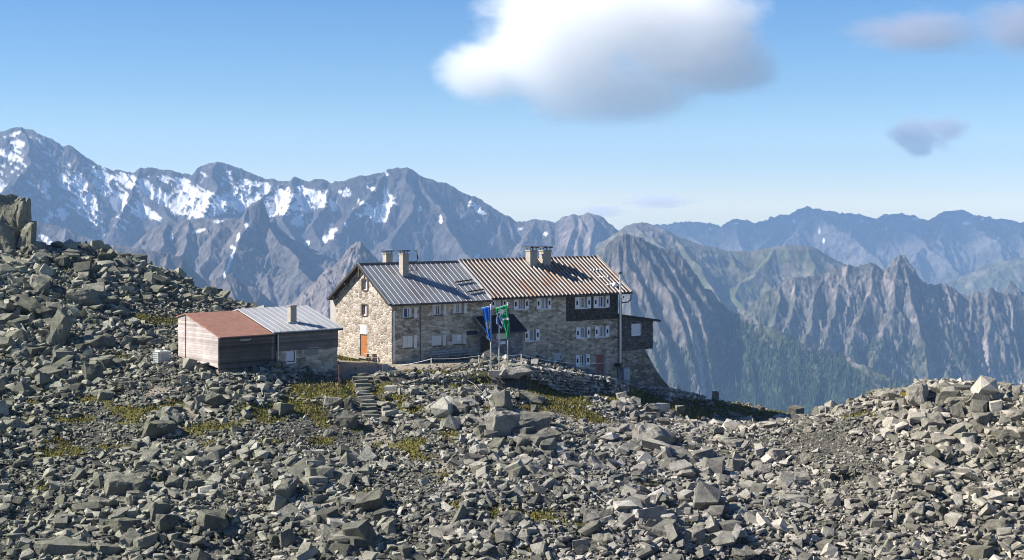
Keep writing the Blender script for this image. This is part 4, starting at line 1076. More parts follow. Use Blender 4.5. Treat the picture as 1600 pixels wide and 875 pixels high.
# spread the big ones: none on top of another
keep = []
for i in np.argsort(-s3):
    if all((x3[i] - x3[j]) ** 2 + (y3[i] - y3[j]) ** 2 > (0.8 * (s3[i] + s3[j])) ** 2 for j in keep): keep.append(i)
keep = np.array(keep); x3, y3, z3, s3 = x3[keep], y3[keep], z3[keep], s3[keep]
show = s3 / y3
order = np.argsort(-show)
NIND = 300 - len(NAMED)
ind, rest = order[:NIND], order[NIND:]

def region_phrase(px, py):
    if px < 420 and py < 470 and px < 260: return "on the upper left slope below the crag"
    if px < 420 and py < 500: return "on the left slope above the shed"
    if px < 280 and py < 600: return "on the left slope beside the white tank"
    if py < 690 and px < 560: return "on the bank below the shed"
    if py < 690 and px < 700: return "right of the stone steps"
    if py < 690 and px < 960: return "on the bank below the dry stone wall"
    if py < 690 and px < 1300: return "on the saddle right of the hut"
    if px >= 1360 and py < 690: return "on the right-hand knoll"
    if px < 350: return "in the lower left scree"
    if px < 700: return "in the scree below the stone steps"
    if px < 1000: return "in the scree below the flagpoles"
    if px < 1300: return "in the scree below the saddle"
    return "in the scree below the right-hand knoll"
for i in ind:
    px, py = topx(x3[i], y3[i], z3[i])
    slabby = 0.5 if px > 1000 else 0.25
    kd = random.choices(["slab", "flat", "long", "block"], [slabby, .3, .15, 1 - slabby])[0]
    lst = BM[kd]; me = lst[random.randrange(len(lst))]
    o = bpy.data.objects.new("boulder", me); C.objects.link(o)
    sz = s3[i] * (0.85 if kd != "slab" else 1.1)
    zsc = random.uniform(.8, 1.25)
    o.scale = (sz, sz * random.uniform(.85, 1.1), sz * zsc)
    o.rotation_euler = (random.gauss(0, .3), random.gauss(0, .3), random.uniform(0, 6.28))
    h = max(v.co.z for v in me.vertices) * sz * zsc
    o.location = (x3[i], y3[i], z3[i] + h * random.uniform(.25, .6))
    word = {"slab": "thin slab of grey rock", "flat": "low flat-topped grey boulder", "long": "long narrow grey boulder", "block": "chunky angular grey boulder"}[kd]
    size = "large" if sz * F_PX / y3[i] > 19 else "mid-sized"
    ph = region_phrase(px, py)
    tag(o, f"{size} {word} {ph}", "boulder", f"boulders {ph}")
    BOX.append((x3[i], y3[i], sz * .7))
m2 = ~in_box(x2, y2, s2) & (calm(x2, y2, z2) | (s2 < .3)); x2, y2, z2, s2 = x2[m2], y2[m2], z2[m2], s2[m2]
m1 = ~in_box(xs, ys, ss); xs, ys, zs_, ss = xs[m1], ys[m1], zs_[m1], ss[m1]
X_ = np.r_[xs, x2, x3[rest]]; Y_ = np.r_[ys, y2, y3[rest]]; Z_ = np.r_[zs_, z2, z3[rest]]; S_ = np.r_[ss, s2, s3[rest]]
n = len(X_)
pxs = 800 + F_PX * X_ / Y_
slab_p = np.where(pxs > 800, 0.62, 0.32)
var = np.where(rng.random(n) < slab_p, np.array(SLAB)[rng.integers(0, len(SLAB), n)], rng.integers(0, len(VAR), n))
M_ = rot_mats(n, 0.58) * rng.uniform(0.8, 1.2, (n, 1, 3))
P_ = np.stack([X_, Y_, Z_ + S_ * rng.uniform(-0.05, 0.8, n)], -1)
sv, sf = merge_stones(P_, S_, var, M_)
so = mesh_from_arrays("scree", sv, sf, None, rock_scree)
struct(so, "stuff")
print("STONES", n, len(sf))

# grass tufts: one mass of short blades on the grassy patches
gb = NB("alpine_grass")
gi = gb.n("ShaderNodeNewGeometry")
gb.col(gb.ramp(gi.outputs["Random Per Island"], [(0.0, (0.055, 0.062, 0.016)), (0.4, (0.13, 0.125, 0.03)), (0.7, (0.22, 0.19, 0.06)), (1.0, (0.34, 0.27, 0.12))]))
gm = gb.set(1.0, 0.1)
n = 420000
gy_ = rng.uniform(92, 172, n); gx_ = rng.uniform(-1, 1, n) * (830 / F_PX * gy_ + 2)
gq = bil(grass_a, gx_, gy_); gzv = ground(gx_, gy_)
ok = (rng.random(n) < gq) & (hidden_depth(gx_, gy_, gzv) < 0.5) & (keep_out(gx_, gy_) > 0) & (near_steps(gx_, gy_) > 0.9) & (gq > 0.25)
gx_, gy_, gzv = gx_[ok], gy_[ok], gzv[ok]; n = len(gx_)
V = []; Fc = []
a = rng.uniform(0, 6.28, n); h = rng.uniform(0.07, 0.24, n); wd = rng.uniform(0.03, 0.08, n); lx = rng.normal(0, .07, n); ly = rng.normal(0, .07, n)
p0 = np.stack([gx_ - np.cos(a) * wd, gy_ - np.sin(a) * wd, gzv - .03], -1); p1 = np.stack([gx_ + np.cos(a) * wd, gy_ + np.sin(a) * wd, gzv - .03], -1)
p2 = np.stack([gx_ + lx, gy_ + ly, gzv + h], -1)
gv = np.stack([p0, p1, p2], 1).reshape(-1, 3); gf = np.arange(n * 3).reshape(-1, 3)
struct(mesh_from_arrays("grass", gv, gf, None, gm), "stuff")
# ------------------------------------------------------------------ building materials
def masonry(name, stones, mortar, scale, mort_w, bump=0.6, squash=(1, 1, 1.5), cracks=0.0, big=0.5):
    b = NB(name)
    co = b.coord("Object", squash)
    wob = b.n("ShaderNodeTexNoise"); wob.inputs["Scale"].default_value = 1.6; wob.inputs["Detail"].default_value = 3; b.l(co, wob.inputs["Vector"])
    mx = b.n("ShaderNodeMix", data_type='VECTOR'); mx.inputs[0].default_value = 0.14
    b.l(co, mx.inputs[4]); b.l(wob.outputs["Color"], mx.inputs[5])
    v = b.n("ShaderNodeTexVoronoi", feature='F1'); v.inputs["Scale"].default_value = scale; v.inputs["Randomness"].default_value = 0.9; b.l(mx.outputs[1], v.inputs["Vector"])
    e = b.n("ShaderNodeTexVoronoi", feature='DISTANCE_TO_EDGE'); e.inputs["Scale"].default_value = scale; e.inputs["Randomness"].default_value = 0.9; b.l(mx.outputs[1], e.inputs["Vector"])
    sep = b.n("ShaderNodeSeparateColor"); b.l(v.outputs["Color"], sep.inputs[0])
    c = b.ramp(sep.outputs[0], stones)
    n1 = b.noise(co, 14, 6, .7); n2 = b.noise(co, big, 5, .65)
    c = b.mix(1.0, c, b.ramp(n1, [(.3, .72), (.7, 1.25)]), 'MULTIPLY')
    c = b.mix(b.ramp(e.outputs["Distance"], [(0, 1.0), (mort_w, 0.0)]), c, mortar)
    c = b.mix(1.0, c, b.ramp(n2, [(.3, .84), (.7, 1.14)]), 'MULTIPLY')
    if cracks:
        ve = b.n("ShaderNodeTexVoronoi", feature='DISTANCE_TO_EDGE'); ve.inputs["Scale"].default_value = 0.55; 
        wob2 = b.n("ShaderNodeTexNoise"); wob2.inputs["Scale"].default_value = 1.1; wob2.inputs["Detail"].default_value = 4; b.l(co, wob2.inputs["Vector"])
        m2_ = b.n("ShaderNodeMix", data_type='VECTOR'); m2_.inputs[0].default_value = 0.35; b.l(co, m2_.inputs[4]); b.l(wob2.outputs["Color"], m2_.inputs[5]); b.l(m2_.outputs[1], ve.inputs["Vector"])
        part = b.ramp(b.noise(co, 0.42, 2, .5), [(.50, 0), (.58, 1)])
        k = b.math('MULTIPLY', b.ramp(ve.outputs["Distance"], [(0.006, 1.0), (0.03, 0.0)]), part)
        c = b.mix(b.math('MULTIPLY', k, cracks), c, (0.03, 0.026, 0.022))
    b.col(c)
    h = b.math('ADD', b.ramp(e.outputs["Distance"], [(0, 0), (mort_w * 2.2, 1)]), b.math('MULTIPLY', n1, .5))
    b.bump(h, bump, 0.05)
    return b.set(0.95, 0.15)
m_gable = masonry("pale_rubble_masonry", [(0, (.22, .19, .155)), (.35, (.36, .315, .26)), (.7, (.47, .425, .36)), (1, (.58, .54, .47))], (.36, .32, .27), 3.0, 0.09, 0.8)
m_facade = masonry("grey_rubble_masonry", [(0, (.24, .20, .15)), (.35, (.44, .37, .285)), (.7, (.58, .50, .395)), (1, (.70, .62, .51))], (.45, .385, .30), 1.9, 0.07, 0.9, (1, 1, 2.2), 0.55)
m_base = masonry("rough_base_masonry", [(0, (.16, .14, .11)), (.5, (.32, .28, .22)), (1, (.50, .44, .36))], (.16, .14, .11), 1.5, 0.10, 1.0, (1, 1, 2.0))
m_block = masonry("grey_block_masonry", [(0, (.16, .16, .165)), (.5, (.24, .24, .245)), (1, (.33, .33, .335))], (.11, .11, .112), 2.6, 0.08, .6, (1, 1, 1.6))
def shingle_mat(name, lo, hi):
    b = NB(name)
    co = b.coord("Object", (1, 1, 1))
    sp = b.n("ShaderNodeSeparateXYZ"); b.l(co, sp.inputs[0])
    cb = b.n("ShaderNodeCombineXYZ"); b.l(sp.outputs[0], cb.inputs[0]); b.l(sp.outputs[2], cb.inputs[1]); b.l(sp.outputs[1], cb.inputs[2])
    br = b.n("ShaderNodeTexBrick"); b.l(cb.outputs[0], br.inputs["Vector"])
    br.inputs["Color1"].default_value = (*lo, 1); br.inputs["Color2"].default_value = (*hi, 1); br.inputs["Mortar"].default_value = (.012, .011, .01, 1)
    br.inputs["Scale"].default_value = 1; br.inputs["Brick Width"].default_value = .22; br.inputs["Row Height"].default_value = .18; br.inputs["Mortar Size"].default_value = .014; br.inputs["Bias"].default_value = -.2
    n1 = b.noise(co, 3, 6, .7)
    b.col(b.mix(1.0, br.outputs["Color"], b.ramp(n1, [(.3, .6), (.7, 1.5)]), 'MULTIPLY'))
    b.bump(br.outputs["Fac"], -.6, .03)
    return b.set(.9, .2)
m_shingle = shingle_mat("dark_shingles", (.055, .047, .04), (.125, .11, .095))
m_slate = shingle_mat("grey_shingles", (.09, .085, .08), (.20, .19, .18))
def metal_roof(name, c0, c1, rust, rust_amt, seed):
    b = NB(name)
    co = b.coord("Object", (1, 1, 1)); st = b.coord("Object", (2.2, .16, .16)); 
    b_ = b.t.nodes[-1] if False else None
    mp = [n_ for n_ in b.t.nodes if n_.bl_idname == "ShaderNodeMapping"]
    for m_ in mp: m_.inputs["Location"].default_value = (seed, seed * .7, 0)
    n1 = b.noise(st, 1.4, 6, .65); n2 = b.noise(co, .35, 4, .6); n3 = b.noise(co, 9, 4, .6)
    c = b.ramp(n1, [(.3, c0), (.7, c1)])
    r_ = b.math('MULTIPLY', b.ramp(b.math('ADD', b.math('MULTIPLY', n1, .55), b.math('MULTIPLY', n2, .6)), [(.58, 0), (.70, 1)]), rust_amt)
    c = b.mix(r_, c, rust)
    c = b.mix(1.0, c, b.ramp(n3, [(.3, .88), (.7, 1.1)]), 'MULTIPLY')
    b.col(c)
    b.bump(n3, .12, .01)
    return b.set(.55, .4, .15)
m_roofgrey = metal_roof("weathered_zinc", (.19, .205, .225), (.30, .315, .335), (.13, .095, .07), .75, 2.0)
m_seam = metal_roof("zinc_seams", (.31, .32, .34), (.43, .435, .445), (.2, .16, .13), .4, 5.0)
m_pan = metal_roof("rusted_sheet", (.042, .031, .025), (.11, .078, .058), (.20, .085, .034), .9, 9.0)
m_rib = metal_roof("pale_sheet_ribs", (.25, .225, .205), (.43, .40, .375), (.27, .14, .07), .9, 14.0)
m_shedroof = metal_roof("bright_zinc", (.36, .38, .40), (.50, .515, .53), (.3, .28, .25), .5, 3.0)
m_redroof = simple_mat("terracotta_sheet", (.30, .155, .112), .75, .25, vary=.2, scale=1.6)
def wood_mat(name, lo, hi, row=.17, dirv=(1, 1, 1)):
    b = NB(name)
    co = b.coord("Object", dirv)
    sp = b.n("ShaderNodeSeparateXYZ"); b.l(co, sp.inputs[0])
    rowv = b.math('DIVIDE', sp.outputs[2], row); fr = b.math('FRACT', rowv, 0); fl = b.math('FLOOR', rowv, 0)
    wn = b.n("ShaderNodeTexWhiteNoise", noise_dimensions='1D'); b.l(fl, wn.inputs["W"])
    mp = b.n("ShaderNodeMapping"); mp.inputs["Scale"].default_value = (.5, .5, 9); b.l(co, mp.inputs[0])
    g = b.noise(mp.outputs[0], 2.0, 6, .7)
    n2 = b.noise(co, .7, 4, .6)
    f = b.math('ADD', b.math('MULTIPLY', wn.outputs["Value"], .4), b.math('MULTIPLY', g, .6))
    c = b.ramp(f, [(.25, lo), (.75, hi)])
    c = b.mix(1.0, c, b.ramp(n2, [(.3, .75), (.7, 1.2)]), 'MULTIPLY')
    gap = b.ramp(fr, [(0.0, 0.25), (.10, 1.0)])
    b.col(b.mix(1.0, c, gap, 'MULTIPLY'))
    b.bump(b.math('ADD', gap, b.math('MULTIPLY', g, .3)), .5, .02)
    return b.set(.85, .2)
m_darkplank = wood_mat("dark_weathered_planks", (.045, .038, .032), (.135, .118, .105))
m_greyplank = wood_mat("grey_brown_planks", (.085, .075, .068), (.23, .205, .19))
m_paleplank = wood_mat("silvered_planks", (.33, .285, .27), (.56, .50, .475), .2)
m_silverwood = simple_mat("silvered_wood", (.40, .375, .35), .85, .2, vary=.25, scale=5, stretch=(.4, .4, 6))
m_oldwood = simple_mat("old_brown_wood", (.12, .085, .06), .85, .2, vary=.35, scale=5)
m_orange = simple_mat("orange_door_paint", (.36, .145, .05), .6, .3, vary=.18, scale=3)
m_reddoor = simple_mat("red_brown_door_paint", (.28, .10, .075), .6, .3, vary=.15, scale=3)
m_greydoor = simple_mat("blue_grey_steel_paint", (.42, .47, .52), .5, .4, vary=.1, scale=2)
m_cab = simple_mat("grey_cabinet_paint", (.30, .36, .41), .5, .4, vary=.1, scale=2)
m_white = simple_mat("white_window_paint", (.88, .88, .90), .55, .3, vary=.06, scale=5)
m_greywin = simple_mat("grey_shutter_paint", (.78, .74, .69), .8, .2, vary=.10, scale=6)
m_hole = simple_mat("shutter_cutout", (.01, .01, .014), .9, .1, vary=0.1)
m_curtain = simple_mat("white_curtain", (.72, .72, .78), .9, .1, vary=.12, scale=7, stretch=(4, 4, .4))
m_bluecurtain = simple_mat("blue_curtain", (.06, .08, .42), .9, .1, vary=.15, scale=6)
m_pipe = simple_mat("pale_steel_pipe", (.62, .62, .63), .35, .5, .55, vary=.1)
m_dark = simple_mat("dark_painted_metal", (.035, .035, .038), .5, .4, .2, vary=.2)
m_fascia = simple_mat("dark_fascia_board", (.045, .04, .037), .8, .2, vary=.25)
m_conc = simple_mat("grey_concrete", (.33, .315, .29), .95, .15, vary=.2, scale=3, bump=.3)
m_chim = simple_mat("weathered_render", (.37, .335, .285), .95, .1, vary=.2, scale=4, bump=.3, bdist=.02)
m_chimbrick = masonry("chimney_brick", [(0, (.20, .17, .13)), (.5, (.29, .245, .19)), (1, (.36, .31, .25))], (.22, .19, .155), 5.0, .06, .4, (1, 1, 2))
gl = NB("window_glass"); gl.b.inputs["Base Color"].default_value = (.025, .03, .04, 1); m_glass = gl.set(.08, .6)
m_sign = simple_mat("dark_blue_sign", (.025, .05, .11), .5, .3, vary=.1)
m_board = simple_mat("cream_board", (.66, .655, .56), .7, .2, vary=.08)
m_canopy = simple_mat("dark_sheet_canopy", (.022, .024, .03), .6, .3, .1, vary=.3, scale=2)
m_plaque = simple_mat("white_enamel", (.82, .81, .78), .5, .4, vary=.05)

# ------------------------------------------------------------------ placing on the hut's planes
def ray(px, py): return Vector(((px - 800) / F_PX, 1.0, (HZ - py) / F_PX))
def on_plane(px, py, O, A, p0, nrm):
    """sight line meets a plane given in a building's own frame; returns local coordinates"""
    rot = Matrix.Rotation(-A, 3, 'Z')
    o = rot @ (Vector((0, 0, CAMZ)) - O); d = rot @ ray(px, py); n_ = Vector(nrm); t = (Vector(p0) - o).dot(n_) / d.dot(n_)
    return o + d * t
def fac(px, py): q = on_plane(px, py, HUT_O, HUT_A, (0, 0, 0), (0, 1, 0)); return q.x, q.z
def gab(px, py): q = on_plane(px, py, HUT_O, HUT_A, (0, 0, 0), (1, 0, 0)); return q.y, q.z
HL, HW, EZ, RZ = 26.8, 9.6, 5.55, 8.66
SLO = (RZ - EZ) / (HW / 2)
hut = thing("mountain_hut", "long two-storey stone mountain hut with a grey and rust-striped metal roof on the terrace", "mountain hut", HUT_O, HUT_A)

def wall_holes(x0, x1, z0, z1, holes, depth=.24):
    """front wall in the XZ plane at y=0 facing -y, with openings and their reveals"""
    xs_ = sorted({x0, x1, *[h[0] for h in holes], *[h[1] for h in holes]}); zs2 = sorted({z0, z1, *[h[2] for h in holes], *[h[3] for h in holes]})
    m = MB()
    for i in range(len(xs_) - 1):
        for k in range(len(zs2) - 1):
            cx, cz = (xs_[i] + xs_[i + 1]) / 2, (zs2[k] + zs2[k + 1]) / 2
            if any(h[0] < cx < h[1] and h[2] < cz < h[3] for h in holes): continue
            m.add([(xs_[i], 0, zs2[k]), (xs_[i + 1], 0, zs2[k]), (xs_[i + 1], 0, zs2[k + 1]), (xs_[i], 0, zs2[k + 1])], [(0, 1, 2, 3)])
    for (a, b_, c, d) in holes:
        m.add([(a, 0, c), (b_, 0, c), (b_, 0, d), (a, 0, d), (a, depth, c), (b_, depth, c), (b_, depth, d), (a, depth, d)], [(0, 4, 5, 1), (1, 5, 6, 2), (2, 6, 7, 3), (3, 7, 4, 0)])
    return m

# windows: (left px, right px, top, bottom, style)
WINS = [(628.5, 651.5, 480, 497, 'plain_blue'), (675, 697, 475.5, 492.5, 'plain'), (707.5, 729, 473.6, 490, 'plain'),
        (628.5, 651, 524, 544, 'closed'), (674, 696, 523.5, 540.5, 'closed_slit'), (705.6, 728, 521.5, 538, 'closed_note'),
        (767, 791, 467, 480.5, 'cut'), (802.5, 825.6, 465.5, 484, 'cut'), (838, 861, 464.3, 483, 'cut'), (898, 923, 463.8, 482, 'cut'), (927, 952, 462.3, 480.5, 'cut_blue'),
        (819.5, 842.6, 514.6, 533, 'cut'), (899.7, 922, 511, 528.8, 'cut'), (929, 951.5, 509.2, 526.8, 'cut'), (899, 921, 554, 572, 'cut_low')]
holes = []; wdat = []
for (a, b_, t, bt, sty) in WINS:
    cxp = (a + b_) / 2
    x0, _ = fac(a, (t + bt) / 2); x1, _ = fac(b_, (t + bt) / 2); _, z1 = fac(cxp, t); _, z0 = fac(cxp, bt)
    wd = x1 - x0
    if sty.startswith('cut'): h0, h1 = x0 + wd * .27, x0 + wd * .72
    else: h0, h1 = x0 + wd * .12, x0 + wd * .72
    holes.append((h0, h1, z0 + .04, z1 - .04)); wdat.append((x0, x1, z0, z1, h0, h1, sty))
def door_rect(a, b_, t, bt): 
    x0, _ = fac(a, (t + bt) / 2); x1, _ = fac(b_, (t + bt) / 2); _, z1 = fac((a + b_) / 2, t); _, z0 = fac((a + b_) / 2, bt); return x0, x1, z0, z1
dg = door_rect(865, 878, 552, 575); dr = door_rect(931, 943.5, 553, 586)
holes += [(dg[0], dg[1], dg[2], dg[3]), (dr[0], dr[1], dr[2], dr[3])]
front = wall_holes(0, HL, -6, EZ + .1, holes)
front.build("facade_wall", m_facade, hut)

# gable wall (x = 0 plane, faces -x) with openings
g1 = [gab(564.5, 445), gab(576, 445)]; ga_ = (min(g1[0][0], g1[1][0]), max(g1[0][0], g1[1][0]), gab(570, 454)[1], gab(570, 436)[1])
g2 = [gab(564, 484), gab(575.5, 484)]; gb_ = (min(g2[0][0], g2[1][0]), max(g2[0][0], g2[1][0]), gab(570, 493.7)[1], gab(570, 475)[1])
g3 = [gab(562.3, 540), gab(574, 540)]; gd_ = (min(g3[0][0], g3[1][0]), max(g3[0][0], g3[1][0]), gab(568, 556.5)[1], gab(568, 522.6)[1])
def inner(r_): w_ = r_[1] - r_[0]; return (r_[0] + w_ * .22, r_[1] - w_ * .22, r_[2] + .06, r_[3] - .06)
ga_i, gb_i = inner(ga_), inner(gb_)
m = MB()
ZT = EZ - .25
ys_ = sorted({0, HW, gb_i[0], gb_i[1], gd_[0], gd_[1]}); zs2 = sorted({-6, ZT, gb_i[2], gb_i[3], gd_[2], gd_[3]})
hl = [gb_i, gd_]
for i in range(len(ys_) - 1):
    for k in range(len(zs2) - 1):
        cyy, cz = (ys_[i] + ys_[i + 1]) / 2, (zs2[k] + zs2[k + 1]) / 2
        if any(h[0] < cyy < h[1] and h[2] < cz < h[3] for h in hl): continue
        m.add([(0, ys_[i], zs2[k]), (0, ys_[i], zs2[k + 1]), (0, ys_[i + 1], zs2[k + 1]), (0, ys_[i + 1], zs2[k])], [(0, 1, 2, 3)])
def roofz(y): return EZ + min(y, HW - y) * SLO
cuts = sorted({0, HW / 2, HW, ga_i[0], ga_i[1]})
for i in range(len(cuts) - 1):
    a, b_ = cuts[i], cuts[i + 1]
    if ga_i[0] - 1e-6 <= a and b_ <= ga_i[1] + 1e-6:
        m.add([(0, a, ZT), (0, a, ga_i[2]), (0, b_, ga_i[2]), (0, b_, ZT)], [(0, 1, 2, 3)])
        m.add([(0, a, ga_i[3]), (0, a, roofz(a)), (0, b_, roofz(b_)), (0, b_, ga_i[3])], [(0, 1, 2, 3)])
    else: m.add([(0, a, ZT), (0, a, roofz(a)), (0, b_, roofz(b_)), (0, b_, ZT)], [(0, 1, 2, 3)])
for (a, b_, c, d) in (ga_i, gb_i, gd_):
    m.add([(0, a, c), (0, b_, c), (0, b_, d), (0, a, d), (.24, a, c), (.24, b_, c), (.24, b_, d), (.24, a, d)], [(0, 4, 5, 1), (1, 5, 6, 2), (2, 6, 7, 3), (3, 7, 4, 0)])
m.build("gable_wall", m_gable, hut)
# far walls close the house
m = MB()
m.add([(HL, 0, -7), (HL, HW, -7), (HL, HW, EZ), (HL, HW / 2, RZ), (HL, 0, EZ)], [(0, 1, 2, 3, 4)])
m.add([(0, HW, -6), (0, HW, EZ), (HL, HW, EZ), (HL, HW, -7)], [(0, 1, 2, 3)])
m.build("rear_wall", m_facade, hut)
MB().box(.02, .2, HW + .02, HW + 1.3, -3, 2.6).box(.2, 6, HW + .02, HW + 1.3, -3, 2.6).build("rear_lean_to", m_base, hut)
MB().box(.0, 5, HW + .02, HW + 1.0, 2.65, 5.2).build("rear_cladding", m_silverwood, hut)

def window_part(x0, x1, z0, z1, h0, h1, sty):
    white = sty[:3] == 'cut' or sty in ('x',)
    fm_ = m_white if white else m_greywin
    w_ = MB(); t = .07
    dd = .13
    w_.box(h0, h1, dd, dd + .06, z0 + .04, z0 + .04 + t).box(h0, h1, dd, dd + .06, z1 - .04 - t, z1 - .04).box(h0, h0 + t, dd, dd + .06, z0 + .04 + t, z1 - .04 - t).box(h1 - t, h1, dd, dd + .06, z0 + .04 + t, z1 - .04 - t)
    mid = (h0 + h1) / 2
    w_.box(mid - .035, mid + .035, dd - .004, dd + .056, z0 + .04 + t, z1 - .04 - t)
    wf = w_.build("window", m_white if not sty.startswith('closed') else fm_, hut)
    pn = MB(); pn.box(h0 + t, mid - .035, dd + .03, dd + .04, z0 + .04 + t, z1 - .04 - t).box(mid + .035, h1 - t, dd + .03, dd + .04, z0 + .04 + t, z1 - .04 - t)
    pn.build("pane", m_glass, wf)
    sill = MB(); sill.box(h0 - .06, h1 + .06, -.07, dd, z0 - .045, z0 + .037); sill.build("sill", m_white if white else m_oldwood, wf)
    # curtains behind the frame's plane, in front of the pane
    cu = MB()
    if sty.startswith('closed'):
        n_ = 5; wd = (h1 - h0) / n_
        for k in range(n_): cu.box(h0 + k * wd + .012, h0 + (k + 1) * wd - .012, .005 + .006 * (k % 2), .06, z0 + .05, z1 - .05)
        cu.box(h0 + .03, h1 - .03, -.016, .004, z0 + .22, z0 + .30).box(h0 + .03, h1 - .03, -.016, .004, z1 - .32, z1 - .24)
        cu.build("closed_shutter", m_greywin, wf)
        if sty == 'closed_note': MB().box(mid - .12, mid + .30, -.03, -.018, z1 - .62, z1 - .12).build("notice", m_white, wf)
    else:
        a, b_ = (h0 + t + .01, mid - .05); c, d = (mid + .05, h1 - t - .01)
        k = (b_ - a)
        MB().box(a, a + k * .72, dd + .005, dd + .022, z0 + .1, z1 - .1).build("curtain", m_bluecurtain if sty == 'plain_blue' else m_curtain, wf)
        MB().box(d - k * (.45 if random.random() < .5 else .8), d, dd + .005, dd + .022, z0 + .1, z1 - .1).build("curtain", m_curtain, wf)
        if sty == 'cut_blue': MB().box(mid + .06, mid + .25, dd - .0, dd + .004, z0 + .1, z1 - .1).build("side_curtain", m_bluecurtain, wf)
    # shutters, folded back against the wall
    def shutter(a, b_, cut):
        m_ = MB()
        n_ = 3; wd = (b_ - a) / n_
        for k in range(n_): m_.box(a + k * wd + .008, a + (k + 1) * wd - .008, -.06, -.02 + .003 * (k % 2), z0, z1)
        m_.box(a + .02, b_ - .02, -.08, -.061, z0 + .16, z0 + .25).box(a + .02, b_ - .02, -.08, -.061, z1 - .25, z1 - .16)
        sh = m_.build("shutter", m_white if white else m_greywin, hut)
        if cut:
            cx, cz = (a + b_) / 2, (z0 + z1) / 2
            MB().box(cx - .10, cx + .10, -.068, -.062, cz - .20, cz + .20).build("cutout", m_hole, sh)
    if white: shutter(x0, h0 - .03, True); shutter(h1 + .05, x1, True)
    else:
        shutter(h1 + .10, x1, False)
        if h0 - x0 > .1: shutter(x0, h0 - .02, False)
for wd_ in wdat: window_part(*wd_)

def door(rect, mat, frame_mat, nm="door", planks=4):
    x0, x1, z0, z1 = rect
    m_ = MB(); w_ = (x1 - x0 - .12) / planks
    for k in range(planks): m_.box(x0 + .06 + k * w_ + .005, x0 + .06 + (k + 1) * w_ - .005, .02, .07 + .004 * (k % 2), z0, z1 - .06)
    d_ = m_.build(nm, mat, hut)
    f_ = MB(); f_.box(x0, x0 + .055, -.02, .1, z0, z1).box(x1 - .055, x1, -.02, .1, z0, z1).box(x0 + .055, x1 - .055, -.02, .1, z1 - .055, z1); f_.build("door_frame", frame_mat, d_)
    MB().box(x1 - .2, x1 - .14, -.03, .02, z0 + .95, z0 + 1.1).build("handle", m_dark, d_)
    return d_
door(dg, m_greydoor, m_greydoor, planks=1)["label"] = "blue-grey steel door"
door(dr, m_reddoor, m_conc, planks=3)["label"] = "red-brown wooden door"
MB().box(dr[1] + .01, dr[1] + .26, -.05, .1, dr[2], dr[3] + .1).build("door_surround", m_conc, hut)

# gable openings: shuttered windows, orange door, white plaque
def gable_window(o_, i_):
    m_ = MB(); t = .06
    m_.box(.12, .18, i_[0], i_[1], i_[2], i_[2] + t).box(.12, .18, i_[0], i_[1], i_[3] - t, i_[3]).box(.12, .18, i_[0], i_[0] + t, i_[2] + t, i_[3] - t).box(.12, .18, i_[1] - t, i_[1], i_[2] + t, i_[3] - t).box(.117, .177, (i_[0] + i_[1]) / 2 - .03, (i_[0] + i_[1]) / 2 + .03, i_[2] + t, i_[3] - t)
    wf = m_.build("window", m_white, hut)
    MB().box(.15, .16, i_[0] + t, i_[1] - t, i_[2] + t, i_[3] - t).build("pane", m_glass, wf)
    MB().box(.10, .115, i_[0] + t, i_[0] + t + .28, i_[2] + t, i_[3] - t).build("curtain", m_curtain, wf)
    MB().box(-.08, .1, i_[0] - .1, i_[1] + .1, i_[2] - .10, i_[2] - .02).build("sill", m_oldwood, wf)
    MB().box(-.06, .03, i_[0] - .1, i_[1] + .1, i_[3] + .005, i_[3] + .10).build("lintel", m_oldwood, wf)
    for a, b_ in ((o_[0], i_[0] - .02), (i_[1] + .02, o_[1])):
        MB().box(-.05, -.01, a, b_, o_[2] + .02, o_[3] - .02).build("shutter", m_oldwood, hut)
gable_window(ga_, ga_i); gable_window(gb_, gb_i)
m_ = MB(); n_ = 4; w_ = (gd_[1] - gd_[0] - .12) / n_
for k in range(n_): m_.box(.08, .14 + .004 * (k % 2), gd_[0] + .06 + k * w_ + .006, gd_[0] + .06 + (k + 1) * w_ - .006, gd_[2], gd_[3] - .06)
d_ = m_.build("door", m_orange, hut); d_["label"] = "orange wooden door"
f_ = MB(); f_.box(.03, .16, gd_[0], gd_[0] + .055, gd_[2], gd_[3]).box(.03, .16, gd_[1] - .055, gd_[1], gd_[2], gd_[3]).box(.03, .16, gd_[0] + .055, gd_[1] - .055, gd_[3] - .055, gd_[3]); f_.build("door_frame", m_oldwood, d_)
MB().box(.03, .08, gd_[0] + .14, gd_[0] + .2, gd_[2] + 1.0, gd_[2] + 1.15).build("handle", m_dark, d_)
pq = [gab(563, 515)[0], gab(573.2, 515)[0]]; pz = (gab(568, 522.2)[1], gab(568, 508)[1])
pl = MB().box(-.045, -.004, min(pq), max(pq), pz[0] + .03, pz[1]).build("plaque", m_plaque, hut)
pyc = sum(pq) / 2; pzc = sum(pz) / 2
em = MB(); em.add([(-.05, pyc - .09 + .09 * 0, pzc + .02)] + [(-.05, pyc + .11 * math.cos(a), pzc + .02 + .13 * math.sin(a)) for a in np.linspace(0, 2 * math.pi, 7)[:-1]], [(1, 2, 3, 4, 5, 6)])
em.build("emblem", m_cab, pl)
MB().box(-.30, -.03, gd_[0] - .3, gd_[1] + .3, gd_[2] - .16, gd_[2] - .01).build("doorstep", m_conc, hut)

